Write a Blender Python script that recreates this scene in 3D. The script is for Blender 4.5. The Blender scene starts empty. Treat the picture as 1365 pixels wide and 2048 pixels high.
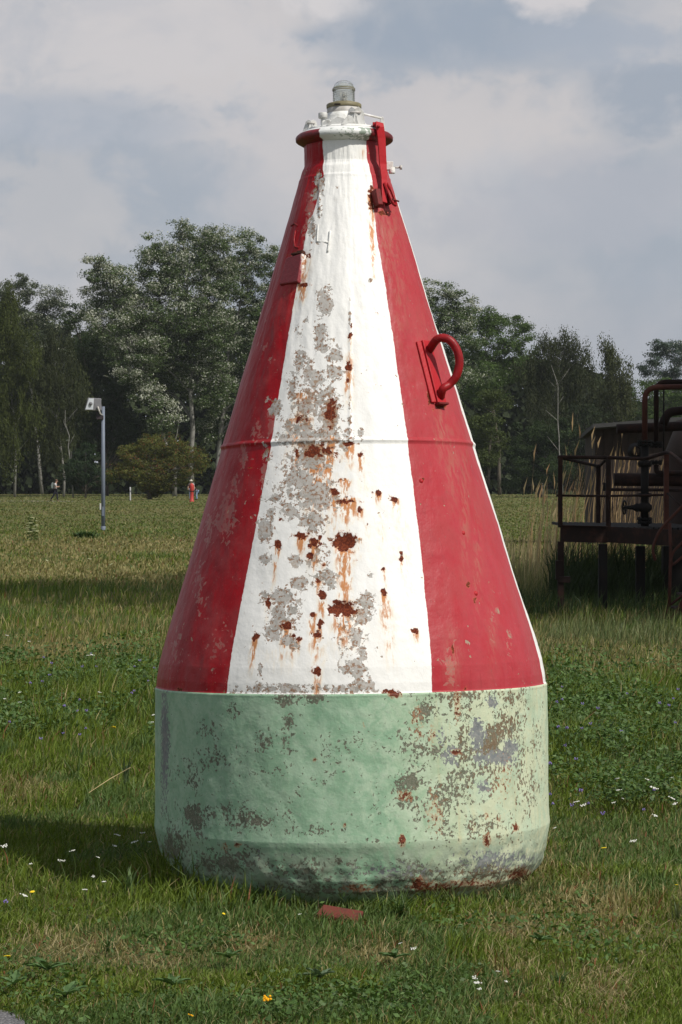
import bpy, math, random
import numpy as np
from mathutils import Vector, Matrix, Euler
random.seed(7); RNG = np.random.default_rng(11)
R = math.radians
scene = bpy.context.scene
COL = scene.collection

# ------------------------------------------------------------------ camera
FPX = 5000.0; EYE = 1.6; PITCH = math.atan(62/FPX)
cd = bpy.data.cameras.new('camera'); cam = bpy.data.objects.new('camera', cd); COL.objects.link(cam)
cd.sensor_fit = 'VERTICAL'; cd.sensor_height = 24; cd.sensor_width = 16; cd.lens = FPX/2048*24
cd.clip_start = .1; cd.clip_end = 6000
cam.location = (0, 0, EYE); cam.rotation_euler = (math.pi/2-PITCH, 0, 0)
scene.camera = cam

# ------------------------------------------------------------------ sun, sky, exposure
SUN_AZ = 51.0   # degrees to the right of the direction back towards the camera
SUN_EL = 47.0
sdir = Vector((math.sin(R(SUN_AZ))*math.cos(R(SUN_EL)), -math.cos(R(SUN_AZ))*math.cos(R(SUN_EL)), math.sin(R(SUN_EL))))
sl = bpy.data.lights.new('sun', 'SUN'); sl.energy = 4.2; sl.angle = R(.55); sl.color = (1, .955, .88)
so = bpy.data.objects.new('sun', sl); COL.objects.link(so)
so.rotation_euler = sdir.to_track_quat('Z', 'Y').to_euler(); so.location = (20, -20, 30)
vs = scene.view_settings
vs.view_transform = 'Standard'; vs.look = 'None'; vs.exposure = 0.0; vs.gamma = 1; vs.use_curve_mapping = False
scene.render.engine = 'CYCLES'
scene.cycles.max_bounces = 8; scene.cycles.diffuse_bounces = 3; scene.cycles.transmission_bounces = 8; scene.cycles.transparent_max_bounces = 8

class NT:
    """small wrapper for building node trees"""
    def __init__(s, tree): s.t = tree; s.t.nodes.clear()
    def n(s, typ, **kw):
        o = s.t.nodes.new(typ)
        for k, v in kw.items(): setattr(o, k, v)
        return o
    def put(s, sock, v):
        if isinstance(v, bpy.types.NodeSocket): s.t.links.new(v, sock)
        elif v is not None:
            if isinstance(v, (tuple, list)) and len(v) == 3 and sock.type == 'RGBA': v = (*v, 1)
            sock.default_value = v
    def m(s, op, a, b=None, c=None, clamp=False):
        o = s.n('ShaderNodeMath', operation=op, use_clamp=clamp)
        for i, v in enumerate((a, b, c)):
            if v is not None: s.put(o.inputs[i], v)
        return o.outputs[0]
    def vm(s, op, a, b=None, out=0):
        o = s.n('ShaderNodeVectorMath', operation=op)
        s.put(o.inputs[0], a)
        if b is not None: s.put(o.inputs[1], b)
        return o.outputs[out]
    def mix(s, f, a, b, blend='MIX'):
        o = s.n('ShaderNodeMix', data_type='RGBA', blend_type=blend)
        s.put(o.inputs[0], f); s.put(o.inputs[6], a); s.put(o.inputs[7], b)
        return o.outputs[2]
    def ss(s, x, a, b, lo=0., hi=1.):
        o = s.n('ShaderNodeMapRange', interpolation_type='SMOOTHSTEP', clamp=True)
        s.put(o.inputs[0], x)
        for i, v in enumerate((a, b, lo, hi)): o.inputs[1+i].default_value = v
        return o.outputs[0]
    def noise(s, vec, scale, detail=4, rough=.6, dist=0, out=0):
        o = s.n('ShaderNodeTexNoise'); s.put(o.inputs['Vector'], vec)
        o.inputs['Scale'].default_value = scale; o.inputs['Detail'].default_value = detail
        o.inputs['Roughness'].default_value = rough; o.inputs['Distortion'].default_value = dist
        return o.outputs[out]
    def vor(s, vec, scale, feature='F1', out=0, rnd=1):
        o = s.n('ShaderNodeTexVoronoi', feature=feature); s.put(o.inputs['Vector'], vec)
        o.inputs['Scale'].default_value = scale; o.inputs['Randomness'].default_value = rnd
        return o.outputs[out]
    def attr(s, name, out=2): return s.n('ShaderNodeAttribute', attribute_name=name).outputs[out]
    def mapv(s, vec, scale=(1, 1, 1), loc=(0, 0, 0)):
        o = s.n('ShaderNodeMapping'); s.put(o.inputs[0], vec)
        o.inputs['Scale'].default_value = scale; o.inputs['Location'].default_value = loc
        return o.outputs[0]
    def coord(s, out='Object'): return s.n('ShaderNodeTexCoord').outputs[out]
    def bump(s, h, strength=.5, dist=.01, normal=None):
        o = s.n('ShaderNodeBump'); s.put(o.inputs['Height'], h)
        o.inputs['Strength'].default_value = strength; o.inputs['Distance'].default_value = dist
        if normal: s.put(o.inputs['Normal'], normal)
        return o.outputs[0]

# world: Nishita sky with a broken layer of grey and cream cloud over it
w = bpy.data.worlds.new('World'); scene.world = w; w.use_nodes = True
W = NT(w.node_tree)
sky = W.n('ShaderNodeTexSky', sky_type='NISHITA', sun_disc=False)
sky.sun_elevation = R(SUN_EL); sky.sun_rotation = math.atan2(sdir.x, sdir.y); sky.dust_density = 1.5
skyc = W.mix(1.0, sky.outputs[0], (.10, .10, .10), 'MULTIPLY')
d = W.coord('Generated')
sx = W.n('ShaderNodeSeparateXYZ'); W.put(sx.inputs[0], d)
X, Y, Z = sx.outputs
flat = W.mapv(d, (1, 1, 1.35))
warp = W.noise(flat, 9, 3, .5, out=1)
wv = W.vm('ADD', flat, W.vm('MULTIPLY', W.vm('SUBTRACT', warp, (.5, .5, .5)), (.05, .05, .05)))
big = W.noise(wv, 7.0, 7, .52)
fine = W.noise(wv, 55, 6, .6); mid = W.noise(wv, 19, 4, .55)
def skyblob(px, py, rx, ry):
    # patch of cloud at a fixed bearing: squared distance over bearing and height, softened and frayed
    ax = (px-682.5)/FPX; el = (962-py)/FPX
    ux = W.m('DIVIDE', W.m('SUBTRACT', W.m('ARCTAN2', X, Y), math.atan(ax)), rx/FPX)
    uz = W.m('DIVIDE', W.m('SUBTRACT', Z, math.sin(math.atan(el))), ry/FPX)
    q = W.m('ADD', W.m('MULTIPLY', ux, ux), W.m('MULTIPLY', uz, uz))
    q = W.m('ADD', q, W.m('MULTIPLY', W.m('SUBTRACT', fine, .5), 4.2))
    q = W.m('ADD', q, W.m('MULTIPLY', W.m('SUBTRACT', mid, .5), 4.5))
    return W.ss(q, 1.75, .1)
cream = (.610, .585, .588); grey = (.375, .415, .475); white = (.80, .765, .76)
cov = W.ss(big, .40, .62)
cl = W.mix(cov, grey, cream)
cl = W.mix(W.m('MULTIPLY', W.ss(mid, .35, .7), .22), cl, (.47, .50, .57))
for (px, py, rx, ry, c, k) in [(280, 110, 430, 150, (.64, .61, .61), .8), (850, 240, 420, 110, (.62, .585, .58), .8),
        (120, 400, 180, 110, (.60, .57, .565), .5), (620, 330, 240, 120, (.58, .56, .575), .5), (1150, 400, 330, 90, (.46, .47, .52), .6),
        (140, 245, 230, 55, (.42, .455, .52), .75), (880, 70, 265, 66, (.345, .395, .47), .95), (1290, 200, 120, 75, (.35, .395, .465), .9),
        (1190, 90, 190, 50, (.40, .44, .51), .8), (560, 20, 110, 40, (.62, .59, .59), .7), (1105, -22, 75, 60, (.74, .69, .68), .75), (660, 5, 90, 36, (.70, .67, .67), .7)]:
    cl = W.mix(W.m('MULTIPLY', skyblob(px, py, rx, ry), k), cl, c)
lowm = W.ss(Z, .105, .03)
cl = W.mix(W.m('MULTIPLY', lowm, .8), cl, (.355, .39, .455))
hf = W.mix(W.ss(Z, .22, .55, .94, .62), skyc, cl)
bg = W.n('ShaderNodeBackground'); W.put(bg.inputs[0], hf); bg.inputs[1].default_value = 1.0
wo = W.n('ShaderNodeOutputWorld'); W.t.links.new(bg.outputs[0], wo.inputs[0])

# ------------------------------------------------------------------ helpers
_cp, _sp = math.cos(PITCH), math.sin(PITCH)
def ray(px, py):
    u = (px-682.5)/FPX; v = (1024-py)/FPX
    return Vector((u, _cp+v*_sp, -_sp+v*_cp))
def at(px, py, Yd):
    r = ray(px, py); t = Yd/r.y
    return Vector((r.x*t, Yd, EYE+r.z*t))
def gnd(px, py, z=0.):
    r = ray(px, py); t = (z-EYE)/r.z
    return Vector((r.x*t, r.y*t, z))
def proj(P):
    """numpy (n,3) world -> px, py"""
    P = np.asarray(P, float); x = P[..., 0]; y = P[..., 1]; z = P[..., 2]-EYE
    dep = y*_cp-z*_sp; up = y*_sp+z*_cp
    return 682.5+FPX*x/dep, 1024-FPX*up/dep
def tag(o, label=None, cat=None, group=None, kind=None):
    if label: o['label'] = label
    if cat: o['category'] = cat
    if group: o['group'] = group
    if kind: o['kind'] = kind
    return o
def empty(name, loc=(0, 0, 0), rot=(0, 0, 0)):
    o = bpy.data.objects.new(name, None); COL.objects.link(o); o.location = loc; o.rotation_euler = rot
    o.empty_display_size = .1
    return o
def link(name, me, mat, parent=None):
    o = bpy.data.objects.new(name, me); COL.objects.link(o)
    if mat is not None:
        for m_ in (mat if isinstance(mat, list) else [mat]): me.materials.append(m_)
    if parent is not None: o.parent = parent
    return o
def fast_mesh(name, V, Fq, cols=None, smooth=False, attrs=None):
    """V (n,3); Fq list of (k,3|4) arrays"""
    me = bpy.data.meshes.new(name)
    V = np.asarray(V, np.float32)
    me.vertices.add(len(V)); me.vertices.foreach_set('co', V.ravel())
    idx = np.concatenate([f.ravel() for f in Fq]).astype(np.int32)
    tot = np.concatenate([np.full(len(f), f.shape[1]) for f in Fq]).astype(np.int32)
    st = np.concatenate([[0], np.cumsum(tot)[:-1]]).astype(np.int32)
    me.loops.add(len(idx)); me.loops.foreach_set('vertex_index', idx)
    me.polygons.add(len(tot)); me.polygons.foreach_set('loop_start', st); me.polygons.foreach_set('loop_total', tot)
    me.polygons.foreach_set('use_smooth', np.full(len(tot), smooth))
    if cols is not None:
        a = me.attributes.new('tint', 'FLOAT_COLOR', 'POINT')
        c4 = np.ones((len(V), 4), np.float32); c4[:, :3] = cols; a.data.foreach_set('color', c4.ravel())
    for k, v in (attrs or {}).items():
        a = me.attributes.new(k, 'FLOAT', 'POINT'); a.data.foreach_set('value', np.asarray(v, np.float32))
    me.update(calc_edges=True)
    return me
class MB:
    """collects simple solids into one mesh"""
    def __init__(s): s.v = []; s.f = []; s.sm = []
    def add(s, v, f, sm=False):
        b = len(s.v); s.v += [tuple(p) for p in v]; s.f += [tuple(i+b for i in q) for q in f]; s.sm += [sm]*len(f)
    def box(s, c, d, M=None):
        c = Vector(c); h = [x/2 for x in d]
        v = [Vector((sx*h[0], sy*h[1], sz*h[2])) for sx in (-1, 1) for sy in (-1, 1) for sz in (-1, 1)]
        if M is not None: v = [M @ p for p in v]
        s.add([c+p for p in v], [(0, 1, 3, 2), (4, 6, 7, 5), (0, 4, 5, 1), (2, 3, 7, 6), (0, 2, 6, 4), (1, 5, 7, 3)])
    def prism(s, poly, h0, h1, M):
        """polygon (x,y) extruded h0..h1 along local z, mapped by matrix M"""
        n = len(poly)
        v = [M @ Vector((x, y, h0)) for x, y in poly]+[M @ Vector((x, y, h1)) for x, y in poly]
        s.add(v, [tuple(range(n))[::-1], tuple(range(n, 2*n))]+[(i, (i+1) % n, n+(i+1) % n, n+i) for i in range(n)])
    def tube(s, pts, r, n=10, caps=True):
        pts = [Vector(p) for p in pts]; m_ = len(pts)
        rr = r if isinstance(r, (list, tuple)) else [r]*m_
        up = None; v = []
        for i, p in enumerate(pts):
            t = (pts[min(i+1, m_-1)]-pts[max(i-1, 0)]).normalized()
            if up is None:
                up = Vector((0, 0, 1)) if abs(t.z) < .9 else Vector((1, 0, 0))
            a = (up-t*up.dot(t)).normalized(); b = t.cross(a); up = a
            for k in range(n):
                w_ = 2*math.pi*k/n; v.append(p+(a*math.cos(w_)+b*math.sin(w_))*rr[i])
        f = [(i*n+k, i*n+(k+1) % n, (i+1)*n+(k+1) % n, (i+1)*n+k) for i in range(m_-1) for k in range(n)]
        s.add(v, f, True)
        if caps: 
            b = len(s.v)-m_*n
            s.f += [tuple(b+k for k in range(n))[::-1], tuple(b+(m_-1)*n+k for k in range(n))]; s.sm += [False, False]
    def lathe(s, prof, n=32, M=None, sm=True):
        """prof: (r,z) pairs"""
        v = []
        for r, z in prof:
            for k in range(n):
                w_ = 2*math.pi*k/n; p = Vector((r*math.cos(w_), r*math.sin(w_), z)); v.append(M @ p if M is not None else p)
        f = [(i*n+k, i*n+(k+1) % n, (i+1)*n+(k+1) % n, (i+1)*n+k) for i in range(len(prof)-1) for k in range(n)]
        s.add(v, f, sm)
    def build(s, name, mat, parent=None, bevel=0):
        me = bpy.data.meshes.new(name); me.from_pydata(s.v, [], s.f); me.polygons.foreach_set('use_smooth', s.sm); me.update()
        o = link(name, me, mat, parent)
        if bevel:
            b = o.modifiers.new('bevel', 'BEVEL'); b.width = bevel; b.segments = 2; b.limit_method = 'ANGLE'
        return o
def arc(pts, rad, n=5):
    """polyline with rounded corners"""
    P = [Vector(p) for p in pts]; out = [P[0]]
    for a, b, c in zip(P, P[1:], P[2:]):
        u = (a-b).normalized(); v = (c-b).normalized(); r_ = min(rad, (a-b).length*.45, (c-b).length*.45)
        s0 = b+u*r_; s1 = b+v*r_
        for k in range(n+1):
            t = k/n; out.append(s0*(1-t)**2+b*2*t*(1-t)+s1*t*t)
    out.append(P[-1]); return out
_H = RNG.random((256, 256))
def vnoise(x, y, sc=1., oct=3):
    x = np.asarray(x)*sc; y = np.asarray(y)*sc; out = 0; amp = 1; tot = 0
    for o in range(oct):
        xi = np.floor(x).astype(int); yi = np.floor(y).astype(int); fx = x-xi; fy = y-yi
        fx = fx*fx*(3-2*fx); fy = fy*fy*(3-2*fy)
        g = lambda a, b: _H[(a+17*o) & 255, (b+31*o) & 255]
        out = out+amp*((g(xi, yi)*(1-fx)+g(xi+1, yi)*fx)*(1-fy)+(g(xi, yi+1)*(1-fx)+g(xi+1, yi+1)*fx)*fy)
        tot += amp; amp *= .5; x = x*2.03+5.1; y = y*2.03+9.7
    return out/tot

# ------------------------------------------------------------------ materials
def new_mat(name):
    m_ = bpy.data.materials.new(name); m_.use_nodes = True
    T = NT(m_.node_tree)
    p = T.n('ShaderNodeBsdfPrincipled'); o = T.n('ShaderNodeOutputMaterial'); T.t.links.new(p.outputs[0], o.inputs[0])
    return m_, T, p
def paint(name, c, c2=None, rough=.5, scale=8, amt=.5, bump=.3, bscale=60, metal=0, bdist=.002):
    m_, T, p = new_mat(name); co = T.coord()
    c2 = c2 or tuple(x*.6 for x in c)
    f = T.ss(T.noise(co, scale, 6, .65), .45, .68)
    T.put(p.inputs['Base Color'], T.mix(T.m('MULTIPLY', f, amt), c, c2))
    p.inputs['Roughness'].default_value = rough; p.inputs['Metallic'].default_value = metal; p.inputs['Specular IOR Level'].default_value = .25
    T.put(p.inputs['Normal'], T.bump(T.noise(co, bscale, 4, .6), bump, bdist))
    return m_
def leafmat(name, trans=.25, rough=.6, spec=.25):
    m_ = bpy.data.materials.new(name); m_.use_nodes = True; T = NT(m_.node_tree)
    c = T.attr('tint', 0)
    p = T.n('ShaderNodeBsdfPrincipled'); T.put(p.inputs['Base Color'], c); p.inputs['Roughness'].default_value = rough
    p.inputs['Specular IOR Level'].default_value = spec
    tr = T.n('ShaderNodeBsdfTranslucent'); T.put(tr.inputs[0], T.mix(1., c, (.95, 1., .55), 'MULTIPLY'))
    mx = T.n('ShaderNodeMixShader'); mx.inputs[0].default_value = trans
    T.t.links.new(p.outputs[0], mx.inputs[1]); T.t.links.new(tr.outputs[0], mx.inputs[2])
    o = T.n('ShaderNodeOutputMaterial'); T.t.links.new(mx.outputs[0], o.inputs[0])
    return m_
M_leaf = leafmat('leaf', .32, .7, .15)
M_grass = leafmat('grass_blade', .3, .55, .3)
M_bark = paint('bark', (.10, .085, .065), (.04, .035, .03), .9, 3, 1, .6, 8)
M_palebark = paint('pale_bark', (.20, .195, .175), (.08, .08, .07), .85, 2, 1, .4, 6)
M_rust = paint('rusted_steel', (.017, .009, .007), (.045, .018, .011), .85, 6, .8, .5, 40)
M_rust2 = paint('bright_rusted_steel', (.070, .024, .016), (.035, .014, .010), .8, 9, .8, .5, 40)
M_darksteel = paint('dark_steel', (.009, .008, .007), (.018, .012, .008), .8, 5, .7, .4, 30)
M_whitepaint = paint('old_white_paint', (.74, .74, .71), (.50, .49, .44), .45, 22, .75, .6, 110)
M_redpaint = paint('old_red_paint', (.27, .009, .012), (.15, .009, .010), .42, 14, .6, .6, 90)
M_redlight = paint('sun_faded_red_paint', (.40, .014, .020), (.28, .012, .015), .5, 14, .6, .6, 90)
M_darkred = paint('rusty_red_paint', (.15, .012, .012), (.06, .016, .010), .6, 30, .8, .6, 90)
M_skin = paint('skin', (.42, .25, .18), (.36, .2, .15), .6)

# ------------------------------------------------------------------ ground
def gheight(x, y):
    return (vnoise(x, y, .35, 2)-.5)*.05*np.clip((y-5)/6, 0, 1)*np.clip((60-y)/30, 0, 1)
ys = np.concatenate([np.linspace(-8, 40, 160), np.geomspace(41, 3000, 70)])
xs = np.concatenate([-np.geomspace(900, 9, 34), np.linspace(-8.5, 8.5, 70), np.geomspace(9, 900, 34)])
GX, GY = np.meshgrid(xs, ys); GZ = gheight(GX, GY)
V = np.stack([GX, GY, GZ], -1).reshape(-1, 3); nx = len(xs); ny = len(ys)
ii = (np.arange(ny-1)[:, None]*nx+np.arange(nx-1)[None, :]).ravel()
q = np.stack([ii, ii+1, ii+nx+1, ii+nx], 1)
m_, T, p = new_mat('meadow_soil_and_thatch'); co = T.coord()
st = T.mapv(co, (.35, 1, 1))
a1 = T.ss(T.noise(st, .22, 5, .6), .42, .60); a2 = T.ss(T.noise(st, .9, 6, .65, 1), .40, .66); a3 = T.noise(co, 14, 6, .75)
g = T.mix(a1, (.105, .13, .032), (.155, .15, .055))
g = T.mix(T.m('MULTIPLY', a2, .6), g, (.19, .165, .075))
g = T.mix(T.ss(a3, .35, .75), T.mix(.35, g, (.018, .022, .008)), g)
T.put(p.inputs['Base Color'], g); p.inputs['Roughness'].default_value = .95; p.inputs['Specular IOR Level'].default_value = .1
T.put(p.inputs['Normal'], T.bump(T.noise(co, 9, 6, .8), 1., .06))
ground = link('ground', fast_mesh('ground', V, [q], smooth=True), m_); tag(ground, kind='structure')

# asphalt path corner, bottom left
m_, T, p = new_mat('worn_asphalt'); co = T.coord()
vc = T.vor(co, 130, out=1)
g = T.mix(T.m('MULTIPLY', T.ss(T.noise(co, 120, 3, .7), .4, .7), 1.), (.085, .082, .085), (.24, .235, .235))
g = T.mix(T.m('MULTIPLY', T.ss(T.noise(co, 6, 4), .5, .7), .4), g, (.10, .085, .06))
T.put(p.inputs['Base Color'], g); p.inputs['Roughness'].default_value = .9
T.put(p.inputs['Normal'], T.bump(T.vor(co, 130), .8, .006))
c0 = gnd(0, 2000); edge = [(-4, 0), (-4, 7.85), (-1.9, 7.74), (-1.4, 7.70), (-1.22, 7.63), (-1.12, 7.60), (-1.02, 7.49), (-.955, 7.42), (-.93, 7.33), (-.86, 7.2), (-.75, 6.8), (-.4, 5.8), (-.1, 4.6), (.3, 0)]
mb = MB(); mb.prism(edge, -.05, .012, Matrix.Identity(4)); o = mb.build('path', m_); tag(o, kind='structure')
def on_path(x, y):
    ex = np.interp(y, [0, 4.6, 5.8, 6.8, 7.2, 7.42, 7.49, 7.6, 7.7, 7.74, 7.85], [.27, -.13, -.43, -.77, -.89, -.98, -1.05, -1.16, -1.45, -1.95, -4])
    return (x < ex+.05*(vnoise(x, y, 14, 2)-.5)) & (y < 7.85)
# pale footpath far off at the left
mb = MB(); A = gnd(-300, 1001); B = gnd(150, 1003); mb.add([A+Vector((0, -1.2, .02)), B+Vector((0, -1.2, .02)), B+Vector((0, 1.6, .02)), A+Vector((0, 1.6, .02))], [(0, 1, 2, 3)])
o = mb.build('footpath', paint('pale_gravel', (.26, .25, .21), (.2, .19, .15), .9)); tag(o, kind='structure')

# ------------------------------------------------------------------ buoy
BX, BY = (707-682.5)/FPX*10.1, 10.1
BROT = Euler((R(-2.0), R(-.68), 0)); BM = Matrix.Translation((BX, BY, -.035)) @ BROT.to_matrix().to_4x4()
BMn = np.array(BM)
zt = np.linspace(-.3, 3.6, 400)
axp = (BMn[:3, :3] @ np.stack([0*zt, 0*zt, zt])).T+BMn[:3, 3]
apx, apy = proj(axp); adep = axp[:, 1]
y2z = lambda yy: float(np.interp(-yy, -apy, zt)) if np.isscalar(yy) else np.interp(-np.asarray(yy), -apy, zt)
sc_at = lambda z: np.interp(z, zt, adep)/FPX      # metres per photo pixel at the axis
PROF = [(292, 80), (331, 80), (336, 81.5), (342, 85), (347, 86.5), (358, 89.5), (361, 91.5), (364, 92), (367, 92.5), (400, 102), (887, 249.5), (890, 252.5), (893, 254), (896, 253), (900, 252.5), (1140, 325), (1270, 367), (1320, 381), (1350, 386.5), (1366, 388), (1371, 391.5), (1376, 391), (1500, 391.5), (1625, 393.5), (1643, 394.5), (1652, 393), (1664, 390), (1690, 385), (1716, 377), (1738, 364), (1758, 343), (1772, 318), (1775, 60)]
pz = np.array([y2z(float(a)) for a, b in PROF])[::-1]; pr = np.array([b*sc_at(y2z(float(a))) for a, b in PROF])[::-1]
prof_r = lambda z: np.interp(z, pz, pr)
def bw(theta, z, off=0.):
    """hull surface -> local xyz"""
    r = prof_r(z)+off
    return np.stack([r*np.sin(theta), -r*np.cos(theta), z+0*theta], -1)
def toworld(L): return L @ BMn[:3, :3].T+BMn[:3, 3]
def surf(px, py):
    z = y2z(float(py)); th = 0.
    for _ in range(14):
        r = float(prof_r(z)); P = toworld(np.array([r*math.sin(th), -r*math.cos(th), z])); qx, qy = proj(P)
        s_ = float(sc_at(z)); z += (qy-py)*s_*.9
        sn = math.sin(th)+(px-qx)*s_/max(r, .01)*.9; th = math.asin(max(-.999, min(.999, sn)))
    return th, z
def sp(px, py, off=0.):
    th, z = surf(px, py); return Vector(bw(np.array(th), np.array(z), off).tolist())
def sframe(px, py, off=0.):
    """matrix: x = round the hull to the right, y = up the hull, z = outward"""
    th, z = surf(px, py); p0 = Vector(bw(np.array(th), np.array(z), off).tolist())
    s_ = (float(prof_r(z+.02))-float(prof_r(z-.02)))/.04
    up = Vector((s_*math.sin(th), -s_*math.cos(th), 1)).normalized(); rt = Vector((math.cos(th), math.sin(th), 0)); nn = rt.cross(up)
    return Matrix((rt.to_4d(), up.to_4d(), nn.to_4d(), (0, 0, 0, 1))).transposed() if False else Matrix(((rt.x, up.x, nn.x, p0.x), (rt.y, up.y, nn.y, p0.y), (rt.z, up.z, nn.z, p0.z), (0, 0, 0, 1)))

buoy = empty('navigation_buoy', (BX, BY, -.035), BROT)
tag(buoy, 'tall conical steel buoy with peeling red and white stripes over a flaking pale green base', 'buoy')

def gb(px, py, L):
    """largest elliptical blob value at each vertex"""
    out = np.zeros(px.shape)
    for t in L:
        x, y, rx, ry = t[:4]; k = t[4] if len(t) > 4 else 1.
        v = k*np.exp(-.7*(((px-x)/rx)**2+((py-y)/ry)**2)**1.0)
        out = np.maximum(out, v)
    return out
RUSTS = [(690, 1086, 21, 19, 1.2), (686, 1217, 27, 14, 1.2), (604, 1071, 15, 8), (630, 1084, 13, 15), (622, 1112, 8, 8), (557, 1090, 6, 12), (669, 985, 9, 8), (689, 1004, 13, 6), (756, 986, 9, 7),
    (647, 1128, 5, 6), (636, 1163, 8, 6), (645, 1190, 9, 9), (538, 1208, 6, 12), (573, 1252, 11, 8), (597, 1278, 7, 6), (588, 1271, 6, 5), (641, 1246, 6, 11), (626, 1229, 9, 6), (634, 1269, 9, 8, .9), (511, 1276, 8, 15, .85),
    (636, 1342, 8, 10), (832, 1262, 8, 7), (803, 1114, 4, 10), (767, 1185, 7, 9, .85), (698, 733, 8, 11), (694, 762, 6, 7, .8), (603, 512, 20, 8), (606, 570, 12, 5), (594, 908, 6, 11), (700, 672, 4, 8, .8),
    (785, 1387, 16, 9, 1.1), (743, 398, 7, 26, 1.), (768, 1137, 4, 4), (735, 1050, 4, 4), (720, 1078, 5, 4, .8), (662, 825, 13, 32, .78), (638, 903, 38, 18, .76), (610, 790, 24, 16, .5), (600, 840, 30, 14, .5), (690, 960, 14, 8, .55), (700, 1000, 20, 14, .55), (720, 1020, 9, 7, .7), (790, 1000, 9, 9, .62), (722, 908, 8, 6, .7), (700, 888, 12, 5, .8),
    (905, 1300, 6, 12, .75), (950, 1200, 5, 6, .8), (936, 1168, 5, 5, .8), (845, 960, 3, 3), (930, 1378, 7, 8, .6), (360, 1382, 9, 9, .9), (860, 780, 5, 34, .9), (880, 813, 14, 4, .9), (768, 425, 14, 6, .8),
    (703, 660, 3, 20, .7), (702, 850, 3, 40, .6), (560, 1040, 3, 3), (640, 1075, 5, 5), (500, 935, 8, 4, .6), (540, 905, 6, 12, .6)]
GREY = [(650, 606, 14, 25), (660, 575, 10, 8, .8), (641, 668, 13, 26), (645, 694, 14, 12), (600, 720, 11, 22), (668, 711, 15, 13), (668, 745, 17, 15), (620, 730, 10, 12, .8), (600, 662, 9, 14, .75), (612, 640, 6, 6, .7),
    (620, 800, 34, 30, .78), (660, 830, 22, 46, .95), (600, 855, 32, 26, .85), (640, 872, 66, 14, .85), (558, 822, 8, 18, .9), (585, 790, 8, 20, .8), (655, 790, 20, 20, .8), (630, 760, 40, 30, .62), (590, 770, 20, 30, .6), (580, 880, 40, 14, .7), (600, 930, 50, 30, .6), (600, 1000, 60, 40, .6), (640, 1120, 30, 40, .5), (570, 1230, 40, 40, .55), (700, 1280, 40, 60, .45),
    (622, 915, 38, 28, 1.1), (600, 962, 32, 26, 1.05), (628, 990, 45, 28, 1.05), (628, 1042, 24, 24, 1.), (585, 1025, 18, 12, .9), (553, 998, 13, 9), (532, 1060, 13, 26), (543, 1028, 8, 12), (690, 895, 16, 8, .7),
    (532, 1120, 12, 12, .75), (590, 1120, 14, 12, .75), (648, 1155, 20, 18), (660, 1165, 12, 14), (600, 1168, 26, 12, .9), (565, 1193, 28, 18, 1.), (532, 1190, 12, 8, .9), (558, 1235, 17, 24), (545, 1262, 16, 18), (585, 1220, 14, 18, .9), (578, 1280, 16, 12), (590, 1295, 10, 8),
    (732, 1208, 19, 22), (722, 1238, 20, 12), (712, 1275, 15, 17), (724, 1305, 9, 26, .9), (715, 1340, 18, 22), (692, 1338, 14, 10), (722, 1370, 22, 14), (700, 1340, 10, 10),
    (570, 1378, 70, 9, .9), (690, 1380, 60, 8, .85), (520, 1340, 5, 14, .8), (742, 1150, 6, 6, .8), (715, 1080, 8, 5, .8), (740, 562, 4, 4), (700, 840, 5, 40, .75), (722, 865, 7, 9, .8), (700, 640, 3, 16, .8), (640, 365, 10, 22, 1.), (632, 388, 8, 12, .9), (625, 460, 8, 26, .85), (640, 420, 6, 18, .85),
    (551, 815, 12, 18, .9), (532, 905, 9, 16, .8), (470, 1385, 36, 6, .5)]
PINK = [(452, 1030, 24, 50, .85), (490, 920, 12, 34, .75), (470, 960, 14, 20, .7), (512, 870, 12, 30, .7), (530, 700, 30, 20, .4), (400, 1180, 16, 60, .55), (440, 1290, 24, 40, .55), (625, 430, 12, 50, .9), (612, 480, 10, 30, .7), (530, 940, 9, 34, .9), (545, 850, 10, 34, .9), (420, 1060, 14, 40, .6), (350, 1300, 18, 50, .5), (900, 1330, 14, 40, .8), (985, 1240, 12, 60, .45), (1020, 1290, 10, 30, .5), (640, 540, 20, 20, .0)]
FADE = [(775, 480, 24, 70, .9), (800, 590, 14, 90, .6), (884, 860, 12, 50, 1.), (905, 930, 12, 70, .8), (930, 1010, 8, 110, .9), (955, 1130, 7, 90, .8), (985, 1260, 8, 60, .6), (905, 1320, 12, 50, .9), (850, 700, 30, 80, .3)]
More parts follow.
